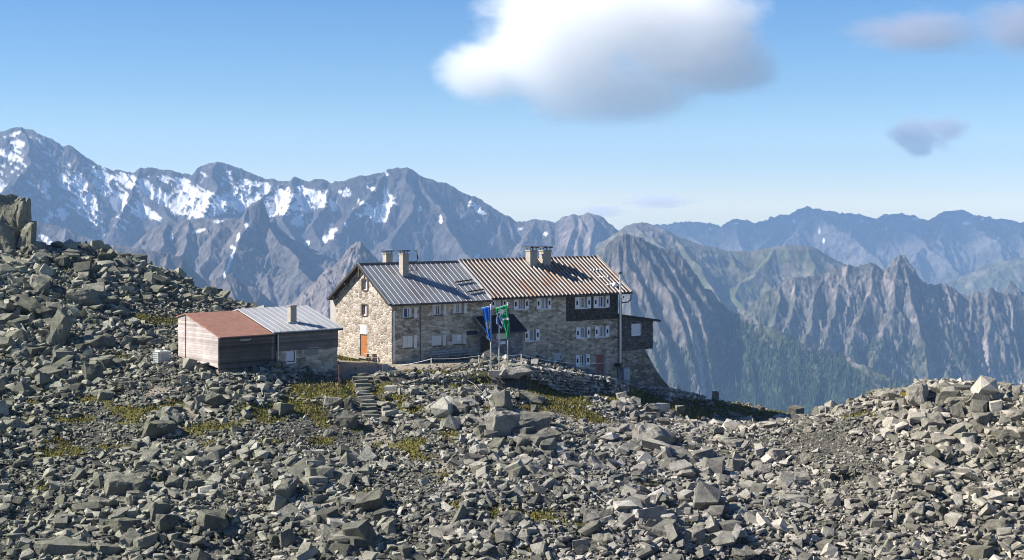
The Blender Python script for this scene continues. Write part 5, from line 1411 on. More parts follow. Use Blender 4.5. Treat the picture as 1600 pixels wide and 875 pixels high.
# ---- roof: grey standing-seam part and rust-striped ribbed part
LB = 10.75                                        # where the two coverings meet
EO, VO_L, VO_R = .55, .55, 1.42                   # overhangs: eaves, left verge, right verge
def slope_pt(x, s, side, up):                     # s: 0 eave..1 ridge ; up: height above the roof plane
    y = -EO + (HW / 2 + EO) * s; z = EZ - EO * SLO + (HW / 2 + EO) * s * SLO + .14 + up
    return (x, y if side == 0 else HW - y, z)
def roof_sheet(x0, x1, up, pitch, rib_w, rib_h, narrow):
    m = MB(); prof = [(x0, 0)]
    n_ = round((x1 - x0) / pitch); p = (x1 - x0) / n_
    prof = []
    for k in range(n_):
        xa = x0 + k * p
        prof += [(xa, 0, 0), (xa + p - rib_w, 0, 1), (xa + p - rib_w + narrow, rib_h, 1), (xa + p - narrow, rib_h, 1)]
    prof.append((x1, 0, 0))
    for side in (0, 1):
        for k in range(len(prof) - 1):
            (xa, ha, mi), (xb, hb, _) = prof[k], prof[k + 1]
            mid = 0 if mi == 0 else 1
            q = [slope_pt(xa, 0, side, up + ha), slope_pt(xb, 0, side, up + hb), slope_pt(xb, .998, side, up + hb), slope_pt(xa, .998, side, up + ha)]
            m.add(q, [(0, 1, 2, 3) if side == 0 else (3, 2, 1, 0)], mid)
        # underside
        q = [slope_pt(x0, 0, side, up - .12), slope_pt(x1, 0, side, up - .12), slope_pt(x1, 1, side, up - .12), slope_pt(x0, 1, side, up - .12)]
        m.add(q, [(3, 2, 1, 0) if side == 0 else (0, 1, 2, 3)], 2)
        for xx in (x0, x1):
            q = [slope_pt(xx, 0, side, up - .12), slope_pt(xx, 1, side, up - .12), slope_pt(xx, 1, side, up), slope_pt(xx, 0, side, up)]
            m.add(q, [(0, 1, 2, 3)], 2)
    return m
rl = roof_sheet(-VO_L, LB, 0, .56, .055, .035, .012).build("roof", [m_roofgrey, m_seam, m_fascia], hut); rl["label"] = "grey standing-seam roof half"
rr = roof_sheet(LB + .004, HL + VO_R, .13, .485, .17, .10, .03).build("roof", [m_pan, m_rib, m_fascia], hut); rr["label"] = "rust-brown roof half with pale ribs"
def along(x0, x1, s, side, up, wd, ht): return slope_pt(x0, s, side, up), slope_pt(x1, s, side, up), wd, ht
for (x0, x1, up) in ((-VO_L, LB, 0), (LB + .004, HL + VO_R, .13)):
    m = MB()
    a = slope_pt(x0, 1, 0, up + .05); b_ = slope_pt(x1, 1, 0, up + .05)
    m.add([(x0, HW / 2 - .22, a[2] - .13), (x0, HW / 2, a[2] + .02), (x0, HW / 2 + .22, a[2] - .13), (x1, HW / 2 - .22, a[2] - .13), (x1, HW / 2, a[2] + .02), (x1, HW / 2 + .22, a[2] - .13)], [(0, 3, 4, 1), (1, 4, 5, 2), (0, 1, 2), (3, 5, 4)])
    m.build("ridge_cap", m_dark, hut)
    m = MB(); e = slope_pt(0, 0, 0, up); m.box(x0, x1, e[1] - .13, e[1] - .005, e[2] - .17, e[2] - .05); m.build("gutter", m_dark, hut)
# verge boards
m = MB()
for side in (0, 1): m.bar(slope_pt(-VO_L - .05, 0, side, -.06), slope_pt(-VO_L - .05, 1, side, -.06), .06, .24)
m.build("verge_board", m_fascia, hut)
m = MB(); m.bar(slope_pt(-VO_L - .0, 0, 0, .06), slope_pt(-VO_L - .0, 1, 0, .06), .16, .05); m.build("verge_trim", m_seam, hut)
m = MB(); m.bar(slope_pt(HL + VO_R + .04, 0, 0, .17), slope_pt(HL + VO_R + .04, 1, 0, .17), .10, .20); m.build("verge_trim", m_rib, hut)
m = MB(); m.bar(slope_pt(LB, 0, 0, .15), slope_pt(LB, 1, 0, .15), .12, .14); m.build("verge_trim", m_seam, hut)
# purlin ends under the left verge
for yy in (.2, 2.4, 7.2, 9.3):
    MB().box(-VO_L + .03, -.003, yy - .09, yy + .09, roofz(min(max(yy, 0), HW)) - .30, roofz(min(max(yy, 0), HW)) - .12).build("purlin", m_oldwood, hut)
MB().box(-VO_L + .05, -.003, HW / 2 - .09, HW / 2 + .09, RZ - .45, RZ - .2).build("purlin", m_oldwood, hut)
MB().bar((-VO_L + .15, HW / 2, RZ - .25), (-VO_L + .15, HW / 2, RZ - 1.05), .12).build("king_post", m_oldwood, hut)

# snow rails and guards
def roof_hit(px, py, up=.0):
    nrm = Vector((0, -SLO, 1)); return on_plane(px, py, HUT_O, HUT_A, slope_pt(0, 0, 0, up), nrm)
for (a, b_) in (((711, 442), (738, 438)), ((731, 457), (756, 453))):
    p = roof_hit(*a, .1); q = roof_hit(*b_, .1); m = MB(); m.bar(p + Vector((0, 0, .06)), q + Vector((0, 0, .06)), .06, .12)
    for k in range(6):
        r_ = p.lerp(q, (k + .5) / 6); m.bar(r_, r_ + Vector((0, .05, .16)), .05)
    m.build("snow_rail", m_fascia, hut)
for (px, py) in [(923, 421), (928, 421), (932.5, 420.5), (937, 420.5), (936, 432), (941, 432), (945, 431.5), (949.5, 431.5), (949, 444), (953.5, 443.5)]:
    p = roof_hit(px, py, .22); m = MB(); m.tube([p - Vector((0, 0, .1)), p + Vector((0, -.05, .02))], [.10, .07], 8); m.build("snow_guard", m_white, hut)

# chimneys
def chimney(px_l, px_m, px_r, top, yfoot, mat_, cap, s=None):
    """left visible edge, corner and right edge of the shaft in the photograph"""
    nrm = Vector((0, -SLO, 1)); f = roof_hit(px_m, yfoot, .05)
    # distances along u and v from the visible widths
    depth = (Matrix.Rotation(HUT_A, 3, 'Z') @ f + HUT_O).y
    du = (px_r - px_m) / F_PX * depth / math.cos(HUT_A); dv = (px_m - px_l) / F_PX * depth / math.sin(HUT_A)
    zt = CAMZ + (HZ - top) / F_PX * depth
    m = MB(); zb = f.z - .6
    m.box(f.x, f.x + du, f.y, f.y + dv, zb, zt)
    c = m.build("chimney", mat_, hut)
    m = MB(); m.box(f.x - .06, f.x + du + .06, f.y - .06, f.y + dv + .06, zt + .003, zt + .09); m.build("crown", m_chim, c)
    p_ = MB()
    for xx in (f.x + .08, f.x + du - .08):
        for yy in (f.y + .08, f.y + dv - .08): p_.box(xx - .04, xx + .04, yy - .04, yy + .04, zt + .093, zt + .30)
    p_.build("cap_post", m_conc, c)
    q = MB()
    if cap == 'flat': q.box(f.x - .12, f.x + du + .12, f.y - .12, f.y + dv + .12, zt + .303, zt + .40)
    else:
        for k in range(2):
            x0 = f.x - .14 + k * (du + .28) / 2 + .015; x1 = f.x - .14 + (k + 1) * (du + .28) / 2 - .015
            pts = [(x0 + (x1 - x0) * (.5 - .5 * math.cos(a)), f.y - .14, zt + .303 + .16 * math.sin(a)) for a in np.linspace(0, math.pi, 8)]
            q.prism(pts, (0, dv + .28, 0))
    q.build("cowl", m_dark, c)
    # lead skirt at the foot
    k = MB(); k.bar(Vector((f.x - .1, f.y - .07, f.z + .04)), Vector((f.x + du + .1, f.y - .07, f.z + .04)), .16, .10); k.build("flashing", m_roofgrey, c)
    return f, du, dv, zt
c1 = chimney(622.8, 629.5, 638.2, 398, 431, m_chim, 'flat')
chimney(821.5, 828.5, 839.8, 392.5, 416, m_chim, 'arch')
chimney(842.5, 849, 861.5, 392.5, 414.5, m_chim, 'arch')
# the one behind the ridge
dpt = 146.0; y_ = 6.1
q = on_plane(599.5, 411, HUT_O, HUT_A, (0, y_, 0), (0, 1, 0))
wpx = 15.0 / F_PX * 147
m = MB(); zt = CAMZ + (HZ - 397.5) / F_PX * 147; m.box(q.x + .28, q.x + .28 + .72, y_, y_ + .62, RZ - 1.6, zt)
c_ = m.build("chimney", m_chim, hut)
MB().box(q.x + .22, q.x + 1.06, y_ - .06, y_ + .68, zt + .003, zt + .08).build("crown", m_chim, c_)
k = MB()
for xx in (q.x + .38, q.x + .9):
    for yy in (y_ + .08, y_ + .54): k.box(xx - .04, xx + .04, yy - .04, yy + .04, zt + .083, zt + .26)
k.build("cap_post", m_conc, c_)
MB().box(q.x + .16, q.x + 1.12, y_ - .12, y_ + .74, zt + .263, zt + .35).build("cowl", m_dark, c_)
# aerial with its lattice bracket beside the front chimney
f, du, dv, zt = c1
am = MB(); bx = f.x + du; y0 = f.y + dv * .5
mast = roof_hit(651.5, 428, .1); 
am.tube([mast, mast + Vector((0, 0, 2.3))], .035, 6)
am.tube([mast + Vector((0, 0, 2.0)), mast + Vector((-.35, .0, 2.25))], .03, 6).tube([mast + Vector((0, 0, 1.9)), mast + Vector((.12, 0, 1.4))], .05, 6)
for zz in (.35, 1.15): am.tube([(bx, y0, mast.z + zz), mast + Vector((0, 0, zz))], .03, 6)
for k in range(4):
    a = k / 4; b_ = (k + 1) / 4; pa = Vector((bx, y0, mast.z)); d_ = mast - pa
    am.tube([pa + d_ * a + Vector((0, 0, .35 if k % 2 == 0 else 1.15)), pa + d_ * b_ + Vector((0, 0, 1.15 if k % 2 == 0 else .35))], .022, 6)
am.build("aerial", m_dark, hut)

# dark shingled panel high on the right of the facade, with the windows' openings left free
pz0 = fac(925, 500)[1]; px0_ = fac(884.6, 480)[0]
hol = [(w_[4] - .03 if False else w_[0] - .02, w_[1] + .02, w_[2] - .06, w_[3] + .02) for w_ in wdat[9:11]]
pan = wall_holes(px0_, HL + .02, pz0, EZ - .03, hol, .05)
po = pan.build("shingle_panel", m_shingle, hut); po.location.y = -.05
# pipes
fx, _ = fac(961.7, 500); zb = fac(961.7, 566)[1]
fl = MB(); fl.tube([(fx, -.72, zb), (fx, -.72, EZ + 1.75)], .105, 10); fp = fl.build("flue_pipe", m_pipe, hut)
MB().tube([(fx, -.72, EZ + 1.751), (fx, -.72, EZ + 2.0)], [.13, .13], 10).build("rain_cap", m_dark, fp)
bmx = bmesh.new(); bmesh.ops.create_uvsphere(bmx, u_segments=14, v_segments=10, radius=.27); me = bpy.data.meshes.new("lamp_globe"); bmx.to_mesh(me); bmx.free(); me.materials.append(m_plaque)
me.polygons.foreach_set("use_smooth", [True] * len(me.polygons))
o = bpy.data.objects.new("lamp_globe", me); C.objects.link(o); o.parent = hut; o.location = roof_hit(960, 445.5, .25); o["label"] = "round white globe at the foot of the roof flue"
MB().box(fx - .12, fx + .12, -.8, -.003, zb - .45, zb - .1).build("flue_elbow", m_dark, fp)
for zz in (1.0, 3.2): MB().box(fx - .13, fx + .13, -.6, -.003, zz, zz + .07).build("bracket", m_dark, fp)
def downpipe(px, ytop, ybot, mat_, crook):
    x, z1 = fac(px, ytop); z0 = fac(px, ybot)[1]
    m = MB(); m.tube([(x + crook, -.50, EZ - .45), (x + crook, -.42, EZ - .62), (x, -.13, z1), (x, -.13, z0)], .055, 8); return m.build("downpipe", mat_, hut)
downpipe(614.8, 487, 563, m_pipe, .35); downpipe(969.5, 466, 580, m_dark, .0)
x, z0 = fac(656.3, 564); MB().box(x - .03, x + .03, -.05, -.003, z0, EZ - .1).build("cable_duct", m_dark, hut)
MB().tube([(HL + VO_R - .2, -.62, EZ - .35), (HL + VO_R - .15, -.62, EZ - .75), (HL + VO_R - .45, -.5, EZ - 1.05), (HL + .1, -.2, EZ - 1.15)], .06, 8).build("gutter_spout", m_dark, hut)
# blue sign
a0, zs0 = fac(729, 519.5); a1, _ = fac(745, 519.5); MB().box(a0, a1, -.05, -.004, fac(737, 523)[1], fac(737, 517)[1]).build("sign", m_sign, hut)

# ---- porch: dark lean-to roof over a block-built vestibule
q0 = fac(740, 494); q1 = fac(802, 490.5); zt = (q0[1] + q1[1]) / 2
CX0, CX1 = q0[0], q1[0]; OUT, DROP = 2.15, 1.42
m = MB()
pts = [(CX0, -.005, zt), (CX1, -.005, zt), (CX1, -OUT, zt - DROP), (CX0, -OUT, zt - DROP)]
m.add(pts + [(p[0], p[1], p[2] - .12) for p in pts], [(3, 2, 1, 0), (4, 5, 6, 7), (0, 1, 5, 4), (1, 2, 6, 5), (2, 3, 7, 6), (3, 0, 4, 7)])
m.build("porch_roof", m_canopy, hut)
m = MB(); m.bar((CX0 - .04, 0, zt + .03), (CX0 - .04, -OUT, zt - DROP + .03), .07, .12).bar((CX0, -.05, zt + .02), (CX0 + (CX1 - CX0) * .35, -.05, zt + .02), .10, .10); m.build("porch_trim", m_conc, hut)
VX0, VX1, VY = CX0 + .75, CX1 - .25, -1.75
zf = gz(*(Matrix.Rotation(HUT_A, 3, 'Z') @ Vector((VX0, VY, 0)) + HUT_O).xy) - .3
zr = zt - DROP * 1.75 / OUT - .16
m = MB(); m.add([(VX0, VY, zf), (VX1, VY, zf), (VX1, VY, zr), (VX0, VY, zr)], [(0, 1, 2, 3)])
zb_ = zt - .2
m.add([(VX1, VY, zf), (VX1, -.003, zf), (VX1, -.003, zb_), (VX1, VY, zr)], [(0, 1, 2, 3)])
m.add([(VX0, VY, zf), (VX0, VY, zr), (VX0, -.003, zb_), (VX0, -.003, zf)], [(0, 1, 2, 3)])
vest = m.build("porch_wall", m_block, hut)
MB().box(VX0 - .05, VX0 - .004, -1.35, -.25, zf + .3, zf + 2.35).build("porch_door", m_oldwood, hut)
def on_vest(px, py): q = on_plane(px, py, HUT_O, HUT_A, (0, VY, 0), (0, 1, 0)); return q.x, q.z
a = on_vest(775.5, 530); b_ = on_vest(791.5, 517)
MB().box(a[0], b_[0], VY - .05, VY - .004, a[1], b_[1]).build("notice_board", m_board, hut)
a = on_vest(781.5, 538); b_ = on_vest(789.3, 533)
MB().box(a[0], b_[0], VY - .05, VY - .004, a[1], b_[1]).build("small_sign", m_white, hut)

# ---- annex at the right end: shingled room on a flaring stone base
AX1 = 31.6; AD = 4.6
zt0 = fac(966, 491)[1]; zt1 = fac(1019, 499)[1]; zb0 = fac(990, 547)[1]
m = MB(); m.box(HL + .02, AX1, .02, AD, zb0, zt1 - .05)
m.prism([(HL + .02, .02, zt1 - .05), (AX1, .02, zt1 - .05), (HL + .02, .02, zt0 - .1)], (0, AD - .02, 0))
ann = m.build("annex_room", m_slate, hut)
m = MB(); sl_ = (zt1 - zt0) / (AX1 - HL)
for yy0, yy1 in ((-.35, AD + .2),):
    p = [(HL + .025, yy0, zt0), (AX1 + .75, yy0, zt0 + sl_ * (AX1 + .75 - HL)), (AX1 + .75, yy0, zt0 + sl_ * (AX1 + .75 - HL) - .16), (HL + .025, yy0, zt0 - .16)]
    m.prism(p, (0, yy1 - yy0, 0))
for k in range(7):
    yy = -.2 + k * .75; m.bar((HL + .03, yy, zt0 + .03), (AX1 + .74, yy, zt0 + sl_ * (AX1 + .74 - HL) + .03), .05, .05)
m.build("annex_roof", m_canopy, hut)
a = fac(986.5, 525); b_ = fac(1000.5, 505.5)
m = MB(); t = .09; x0, x1, z0, z1 = a[0], b_[0], a[1], b_[1]
m.box(x0, x1, -.03, .019, z0, z0 + t).box(x0, x1, -.03, .019, z1 - t, z1).box(x0, x0 + t, -.03, .019, z0 + t, z1 - t).box(x1 - t, x1, -.03, .019, z0 + t, z1 - t).box((x0 + x1) / 2 - .03, (x0 + x1) / 2 + .03, -.026, .015, z0 + t, z1 - t)
aw = m.build("window", m_white, hut)
MB().box(x0 + t, x1 - t, -.005, .012, z0 + t, z1 - t).build("curtain", m_curtain, aw)
MB().box(x1 + .01, x1 + .16, -.05, .018, z0, z1).build("window_post", simple_mat("ochre_wood", (.28, .16, .06), .8, .2), aw)
# flaring base: rows lofted outwards
rows = []
zz0, zz1 = -7.5, zb0 - .004
zk = [zz1, fac(1012, 556)[1], fac(1022, 572)[1], fac(1035, 590)[1], fac(1046, 603)[1], zz0]
xk = [fac(1009, 547)[0], fac(1013, 556)[0], fac(1021, 572)[0], fac(1032, 590)[0], fac(1043, 603)[0], fac(1043, 603)[0] + 3]
m = MB(); vs_ = []
for z_, x_ in zip(zk, xk):
    f_ = (zz1 - z_) * .06
    vs_ += [(HL + .01, .03 - f_, z_), (x_, .03 - f_, z_), (x_, AD - .1 + f_, z_), (HL + .01, AD - .1 + f_, z_)]
fs_ = []
for k in range(len(zk) - 1):
    a = 4 * k; b_ = 4 * (k + 1)
    fs_ += [(b_, b_ + 1, a + 1, a), (b_ + 1, b_ + 2, a + 2, a + 1), (b_ + 2, b_ + 3, a + 3, a + 2)]
fs_.append((0, 1, 2, 3)); m.add(vs_, fs_); m.build("annex_base", m_base, hut)
# ------------------------------------------------------------------ the shed: wooden lean-to part and stone part under one slope
SL, SD, SEZ, SRZ = 12.2 * SK, 5.4 * SK, 3.18 * SK, 4.80 * SK
XM = 5.15 * SK                                         # where the wooden part meets the stone part
shed = thing("storage_shed", "low shed left of the hut with half terracotta and half bright metal roof", "shed", SHED_O, SHED_A)
def sp_(px, py): q = on_plane(px, py, SHED_O, SHED_A, (0, 0, 0), (0, 1, 0)); return q.x, q.z
zb_w = sp_(380, 575)[1]; zsh = sp_(480, 546)[1] 
ssl = (SRZ - SEZ) / SD
m = MB()                                          # left wall of silvered boards
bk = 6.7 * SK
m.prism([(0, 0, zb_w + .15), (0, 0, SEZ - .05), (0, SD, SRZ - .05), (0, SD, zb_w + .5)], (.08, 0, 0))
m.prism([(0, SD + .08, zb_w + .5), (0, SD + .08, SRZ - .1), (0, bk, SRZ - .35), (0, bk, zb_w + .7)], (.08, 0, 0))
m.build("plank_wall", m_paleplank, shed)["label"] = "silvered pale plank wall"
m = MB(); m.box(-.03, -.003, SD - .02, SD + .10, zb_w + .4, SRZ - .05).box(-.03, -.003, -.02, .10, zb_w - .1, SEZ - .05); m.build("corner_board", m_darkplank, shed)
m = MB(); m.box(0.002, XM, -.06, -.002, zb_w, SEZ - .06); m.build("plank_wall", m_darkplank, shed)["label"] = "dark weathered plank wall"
m = MB(); m.box(0.02, 4.9, 0.02, 5.2, -2.5, zb_w - .004); m.build("footing", m_base, shed)
a = sp_(374, 530); m = MB(); m.tube([(a[0], -.09, a[1]), (a[0] + .1, -.12, a[1] - .06), (a[0] + .9, -.12, a[1] - .06), (a[0] + 1.0, -.09, a[1])], .10, 8); m.build("hung_pole", m_silverwood, shed)
# stone part
wx0, wx1 = sp_(446.5, 557)[0], sp_(463, 557)[0]; wz1, wz0 = sp_(454, 546.5)[1], sp_(454, 568)[1]
st = wall_holes(XM + .55, SL, -2.5, zsh, [(wx0, wx1, wz0, wz1)], .2)
st.add([(SL, 0, -2.5), (SL, bk, -2.5), (SL, bk, zsh), (SL, 0, zsh)], [(0, 1, 2, 3)])
st.add([(XM + .55, 0, -2.5), (XM + .55, 0, zsh), (XM + .55, bk, zsh), (XM + .55, bk, -2.5)], [(0, 1, 2, 3)])
st.build("stone_wall", m_facade, shed)
m = MB(); m.box(XM + .7, SL + .04, -.05, .05, zsh + .004, SEZ - .05)
m.prism([(SL - .04, .052, zsh + .004), (SL - .04, .052, SEZ - .05), (SL - .04, SD, SRZ - .08), (SL - .04, bk, SRZ - .4), (SL - .04, bk, zsh + .004)], (.08, 0, 0))
m.build("plank_wall", m_greyplank, shed)["label"] = "grey-brown plank wall above the masonry"
m = MB(); m.box(0.1, SL - .1, bk - .1, bk, -1, SRZ - .45); m.build("rear_wall", m_darkplank, shed)
m = MB(); t = .11
m.box(wx0, wx1, .04, .1, wz0, wz0 + t).box(wx0, wx1, .04, .1, wz1 - t, wz1).box(wx0, wx0 + t, .04, .1, wz0 + t, wz1 - t).box(wx1 - t, wx1, .04, .1, wz0 + t, wz1 - t)
wf = m.build("window", m_white, shed)
MB().box(wx0 + t, wx1 - t, .07, .08, wz0 + t, wz1 - t).build("pane", m_glass, wf)
MB().box(wx0 + t + .04, wx1 - t - .12, .05, .066, wz0 + t + .1, wz1 - t - .02).build("curtain", m_curtain, wf)
a = sp_(481, 556); b_ = sp_(497, 543)
sh = MB(); sh.box(a[0], b_[0], -.05, -.003, a[1], b_[1])
sh.build("closed_shutter", simple_mat("faded_green_shutter", (.24, .27, .235), .85, .2, vary=.2, scale=4, stretch=(6, 1, 1)), shed)
MB().bar((a[0], -.07, b_[1] + .03), (b_[0], -.07, b_[1] + .03), .05, .07).build("lintel", m_silverwood, shed)
# posts and pipe between the two parts
m = MB(); m.box(XM + .02, XM + .28, -.1, .1, zb_w - 1.6, SEZ - .1); m.build("corner_post", m_greyplank, shed)
m = MB(); m.box(XM + .3, XM + .54, .02, .1, zb_w - 1.6, SEZ - .1); m.build("infill_board", m_darkplank, shed)
m = MB(); m.tube([(XM + .66, -.12, zb_w - 1.4), (XM + .66, -.12, SEZ - .12)], .05, 8); m.build("downpipe", m_pipe, shed)
# roofs
def shed_roof(x0, x1, up, mat_, nm, seam=None, fo=.35):
    m = MB()
    def P(x, y, u): return (x, y, SEZ + y * ssl + up + u)
    for (y0, y1) in ((-fo, SD),):
        q = [P(x0, y0, 0), P(x1, y0, 0), P(x1, y1, 0), P(x0, y1, 0)]
        m.add(q + [(a, b, c - .09) for a, b, c in q], [(0, 1, 2, 3), (7, 6, 5, 4), (0, 4, 5, 1), (1, 5, 6, 2), (2, 6, 7, 3), (3, 7, 4, 0)])
    z_ = SRZ + up
    q = [(x0, SD + .002, z_), (x1, SD + .002, z_), (x1, bk + .2, z_ - .34), (x0, bk + .2, z_ - .34)]
    m.add(q + [(a, b, c - .09) for a, b, c in q], [(0, 1, 2, 3), (7, 6, 5, 4), (0, 4, 5, 1), (1, 5, 6, 2), (2, 6, 7, 3), (3, 7, 4, 0)])
    if seam:
        n_ = int((x1 - x0) / seam)
        for k in range(n_ + 1):
            x = x0 + .03 + k * (x1 - x0 - .06) / n_
            m.bar(P(x, -fo + .01, .025), P(x, SD - .02, .025), .05, .05, mi=1)
    return m
shed_roof(-.12, XM + .02, 0, m_redroof, "roof").build("roof", [m_redroof], shed)["label"] = "terracotta coloured sheet roof"
shed_roof(XM + .06, SL + .35, .14, m_shedroof, "roof", .6, .38).build("roof", [m_shedroof, m_seam], shed)["label"] = "bright seamed metal roof"
m = MB(); m.box(-.1, XM, -.38, -.30, SEZ - .27, SEZ - .2); 
for k in range(12): m.box(k * .45 + .05, k * .45 + .13, -.3, .0, SEZ - .30, SEZ - .22)
m.build("rafter_ends", m_fascia, shed)
MB().box(XM + .1, SL + .3, -.46, -.39, SEZ - .16, SEZ - .06).build("gutter", m_dark, shed)
# chimney on the bright roof
nrm = Vector((0, -ssl, 1)); f = on_plane(454, 505, SHED_O, SHED_A, (0, 0, SEZ + .14), nrm)
c_ = MB().box(f.x, f.x + .62, f.y, f.y + .5, f.z - .5, f.z + 1.45).build("chimney", m_chim, shed)
MB().box(f.x - .05, f.x + .67, f.y - .05, f.y + .55, f.z + 1.453, f.z + 1.53).build("crown", m_conc, c_)
MB().box(f.x - .3, f.x + .75, f.y - .1, f.y - .004, f.z - .02, f.z + .1).build("flashing", m_shedroof, c_)
# ------------------------------------------------------------------ dry stone walls, steps, flags and the small things
def stone_run(path, h, seedname, label, thick=.55, size=.24, core=True):
    """a dry stone wall: stacked stones along a path of (x, y, z_top), with a rubble core"""
    P = []; Sz = []
    for k in range(len(path) - 1):
        a = Vector(path[k]); b_ = Vector(path[k + 1]); L_ = (b_.xy - a.xy).length
        nrm = Vector(((b_ - a).y, -(b_ - a).x, 0)).normalized()
        ha = h[k]; hb = h[k + 1]
        n_ = int(L_ / (size * 1.15))
        for i in range(n_):
            t = (i + .5) / n_; c = a.lerp(b_, t); hh = ha + (hb - ha) * t; rows_ = max(1, int(hh / (size * .85)))
            for r_ in range(rows_ + 1):
                z = c.z - size * .45 - r_ * size * .85
                bat = .10 * r_ * size
                P.append((c.x + nrm.x * (thick / 2 + bat) + random.gauss(0, .05), c.y + nrm.y * (thick / 2 + bat) + random.gauss(0, .04), z + random.gauss(0, .035)))
                Sz.append(size * random.uniform(.5, .92))
            P.append((c.x + random.gauss(0, .06), c.y + random.gauss(0, .06), c.z - size * .4 + random.gauss(0, .04))); Sz.append(size * random.uniform(.6, .95))
            P.append((c.x - nrm.x * thick / 2, c.y - nrm.y * thick / 2, c.z - size * .5)); Sz.append(size * random.uniform(.6, .9))
    P = np.array(P); Sz = np.array(Sz); n_ = len(P)
    vr = rng.integers(0, len(VAR), n_)
    v, f = merge_stones(P, Sz, vr, rot_mats(n_, .25) * rng.uniform(.85, 1.15, (n_, 1, 3)))
    o = mesh_from_arrays("dry_stone_wall", v, f, None, rock_wall)
    return tag(o, label, "stone wall")
def wp(px, py, Y): x, y, z = w3(px, py, Y); return (x, y, z)
pth = [wp(612, 598, 132.6), wp(640, 594, 133), wp(672, 589, 133.6), (wp(702, 585, 134)), wp(728, 579, 134.4), wp(748, 575, 134.6), wp(762, 574, 134.8)]
stone_run(pth, [.5, .75, .9, .95, .9, .8, .7], 1, "low dark dry stone wall holding the terrace left of the flagpoles")
pth = [wp(794, 571, 135.6), wp(812, 569, 136.4), wp(835, 572, 138), wp(862, 577, 140), wp(890, 581, 142.5), wp(915, 584, 145), wp(940, 587, 147.5)]
stone_run(pth, [.6, .9, 1.3, 1.7, 2.0, 2.3, 2.6], 2, "pale dry stone wall falling to the right below the hut's white-shuttered half", size=.30)
pth = [wp(944, 588, 147), wp(960, 592, 149), wp(985, 600, 151.5), wp(1010, 604, 153), wp(1045, 606, 156), wp(1075, 612, 159), wp(1100, 619, 162)]
stone_run(pth, [1.6, 1.0, .8, .9, .8, .6, .4], 3, "rough stone bank in shade below the annex at the hut's right end", size=.34)
pth = [wp(345, 582, 127.2), wp(375, 582, 127.8), wp(405, 583, 128.6), wp(428, 584, 129.2)]
stone_run(pth, [.9, .9, .9, .9], 4, "short dry stone footing under the dark plank front of the shed", size=.24)

# stone steps
stairs = thing("stone_stairs", "rough stone steps climbing the bank to the terrace between shed and hut", "steps", STEP1)
NS = 13
for k in range(NS):
    t = k / (NS - 1); p = STEP1.lerp(STEP0, t); z = gz(p.x, p.y) * .35 + (STEP1.z + (STEP0.z - STEP1.z) * t) * .65
    me_v, me_f = stone_variant(700 + k, (1, .5, .2), 10, .10); 
    A = me_v.copy(); A[:, 0] *= .74 + random.uniform(-.12, .12); A[:, 1] *= .62; A[:, 2] *= 1.0
    o = mesh_from_arrays("step", A, me_f, None, rock_big, parent=stairs)
    o.location = Vector((p.x - STEP1.x + random.gauss(0, .06), p.y - STEP1.y, z - STEP1.z + .05)); o.rotation_euler = (random.gauss(0, .03), random.gauss(0, .04), .12 + random.gauss(0, .08))

# flagpoles on their plinth
FY = 135.6
pb = at(781, 582, 128, 140)
base_z = CAMZ + (HZ - 581) / F_PX * FY
def fx_(px): return (px - 800) / F_PX * FY
tl = MB(); tl.box(fx_(763.5), fx_(799), FY - .35, FY + .35, base_z - .5, base_z + .12)
plinth = tag(tl.build("plinth", m_conc), "long grey concrete plinth carrying the three flagpoles", "plinth")
m_pole = simple_mat("white_pole_paint", (.70, .70, .69), .4, .4, vary=.06)
def pole(px, ytop, lab):
    zt_ = CAMZ + (HZ - ytop) / F_PX * FY
    t = thing("flagpole", lab, "flagpole", (fx_(px), FY, base_z + .12), 0, "flagpoles in front of the hut")
    MB().tube([(0, 0, 0), (0, 0, zt_ - base_z - .12)], [.055, .04], 10).build("mast", m_pole, t, smooth=True)
    MB().tube([(0, 0, .002), (0, 0, .22)], .085, 10).build("socket", m_conc, t)
    bm_ = bmesh.new(); bmesh.ops.create_uvsphere(bm_, u_segments=10, v_segments=8, radius=.07); me = bpy.data.meshes.new("finial"); bm_.to_mesh(me); bm_.free(); me.materials.append(m_pole)
    o = bpy.data.objects.new("finial", me); C.objects.link(o); o.parent = t; o.location = (0, 0, zt_ - base_z - .08)
    return t
p1 = pole(766.8, 477, "left flagpole, carrying the blue banner with yellow stars")
p2 = pole(779.8, 489, "middle flagpole, the shortest, carrying the small folded blue and white flag")
p3 = pole(793.2, 474.5, "right flagpole, carrying the green banner with a white star emblem")
MB().tube([(-.82, 0, 5.4), (0.0, 0, 5.58)], .022, 6).build("banner_arm", m_pole, p1)
MB().tube([(-1.08, 0, 5.36), (0.0, 0, 5.70)], .022, 6).build("banner_arm", m_pole, p3)
def cloth_mat(name, c): 
    b = NB(name); b.col(c); b.b.inputs["Subsurface Weight"].default_value = 0.0
    return b.set(.8, .15)
m_blue = cloth_mat("blue_flag_cloth", (.012, .13, .52)); m_green = cloth_mat("green_flag_cloth", (.012, .26, .085)); m_yel = cloth_mat("yellow_star_cloth", (.75, .6, .12)); m_wht = cloth_mat("white_flag_cloth", (.82, .82, .84)); m_navy = cloth_mat("navy_flag_cloth", (.012, .035, .20))
def px2(px, py): return Vector(((px - 800) / F_PX * FY, 0, CAMZ + (HZ - py) / F_PX * FY))
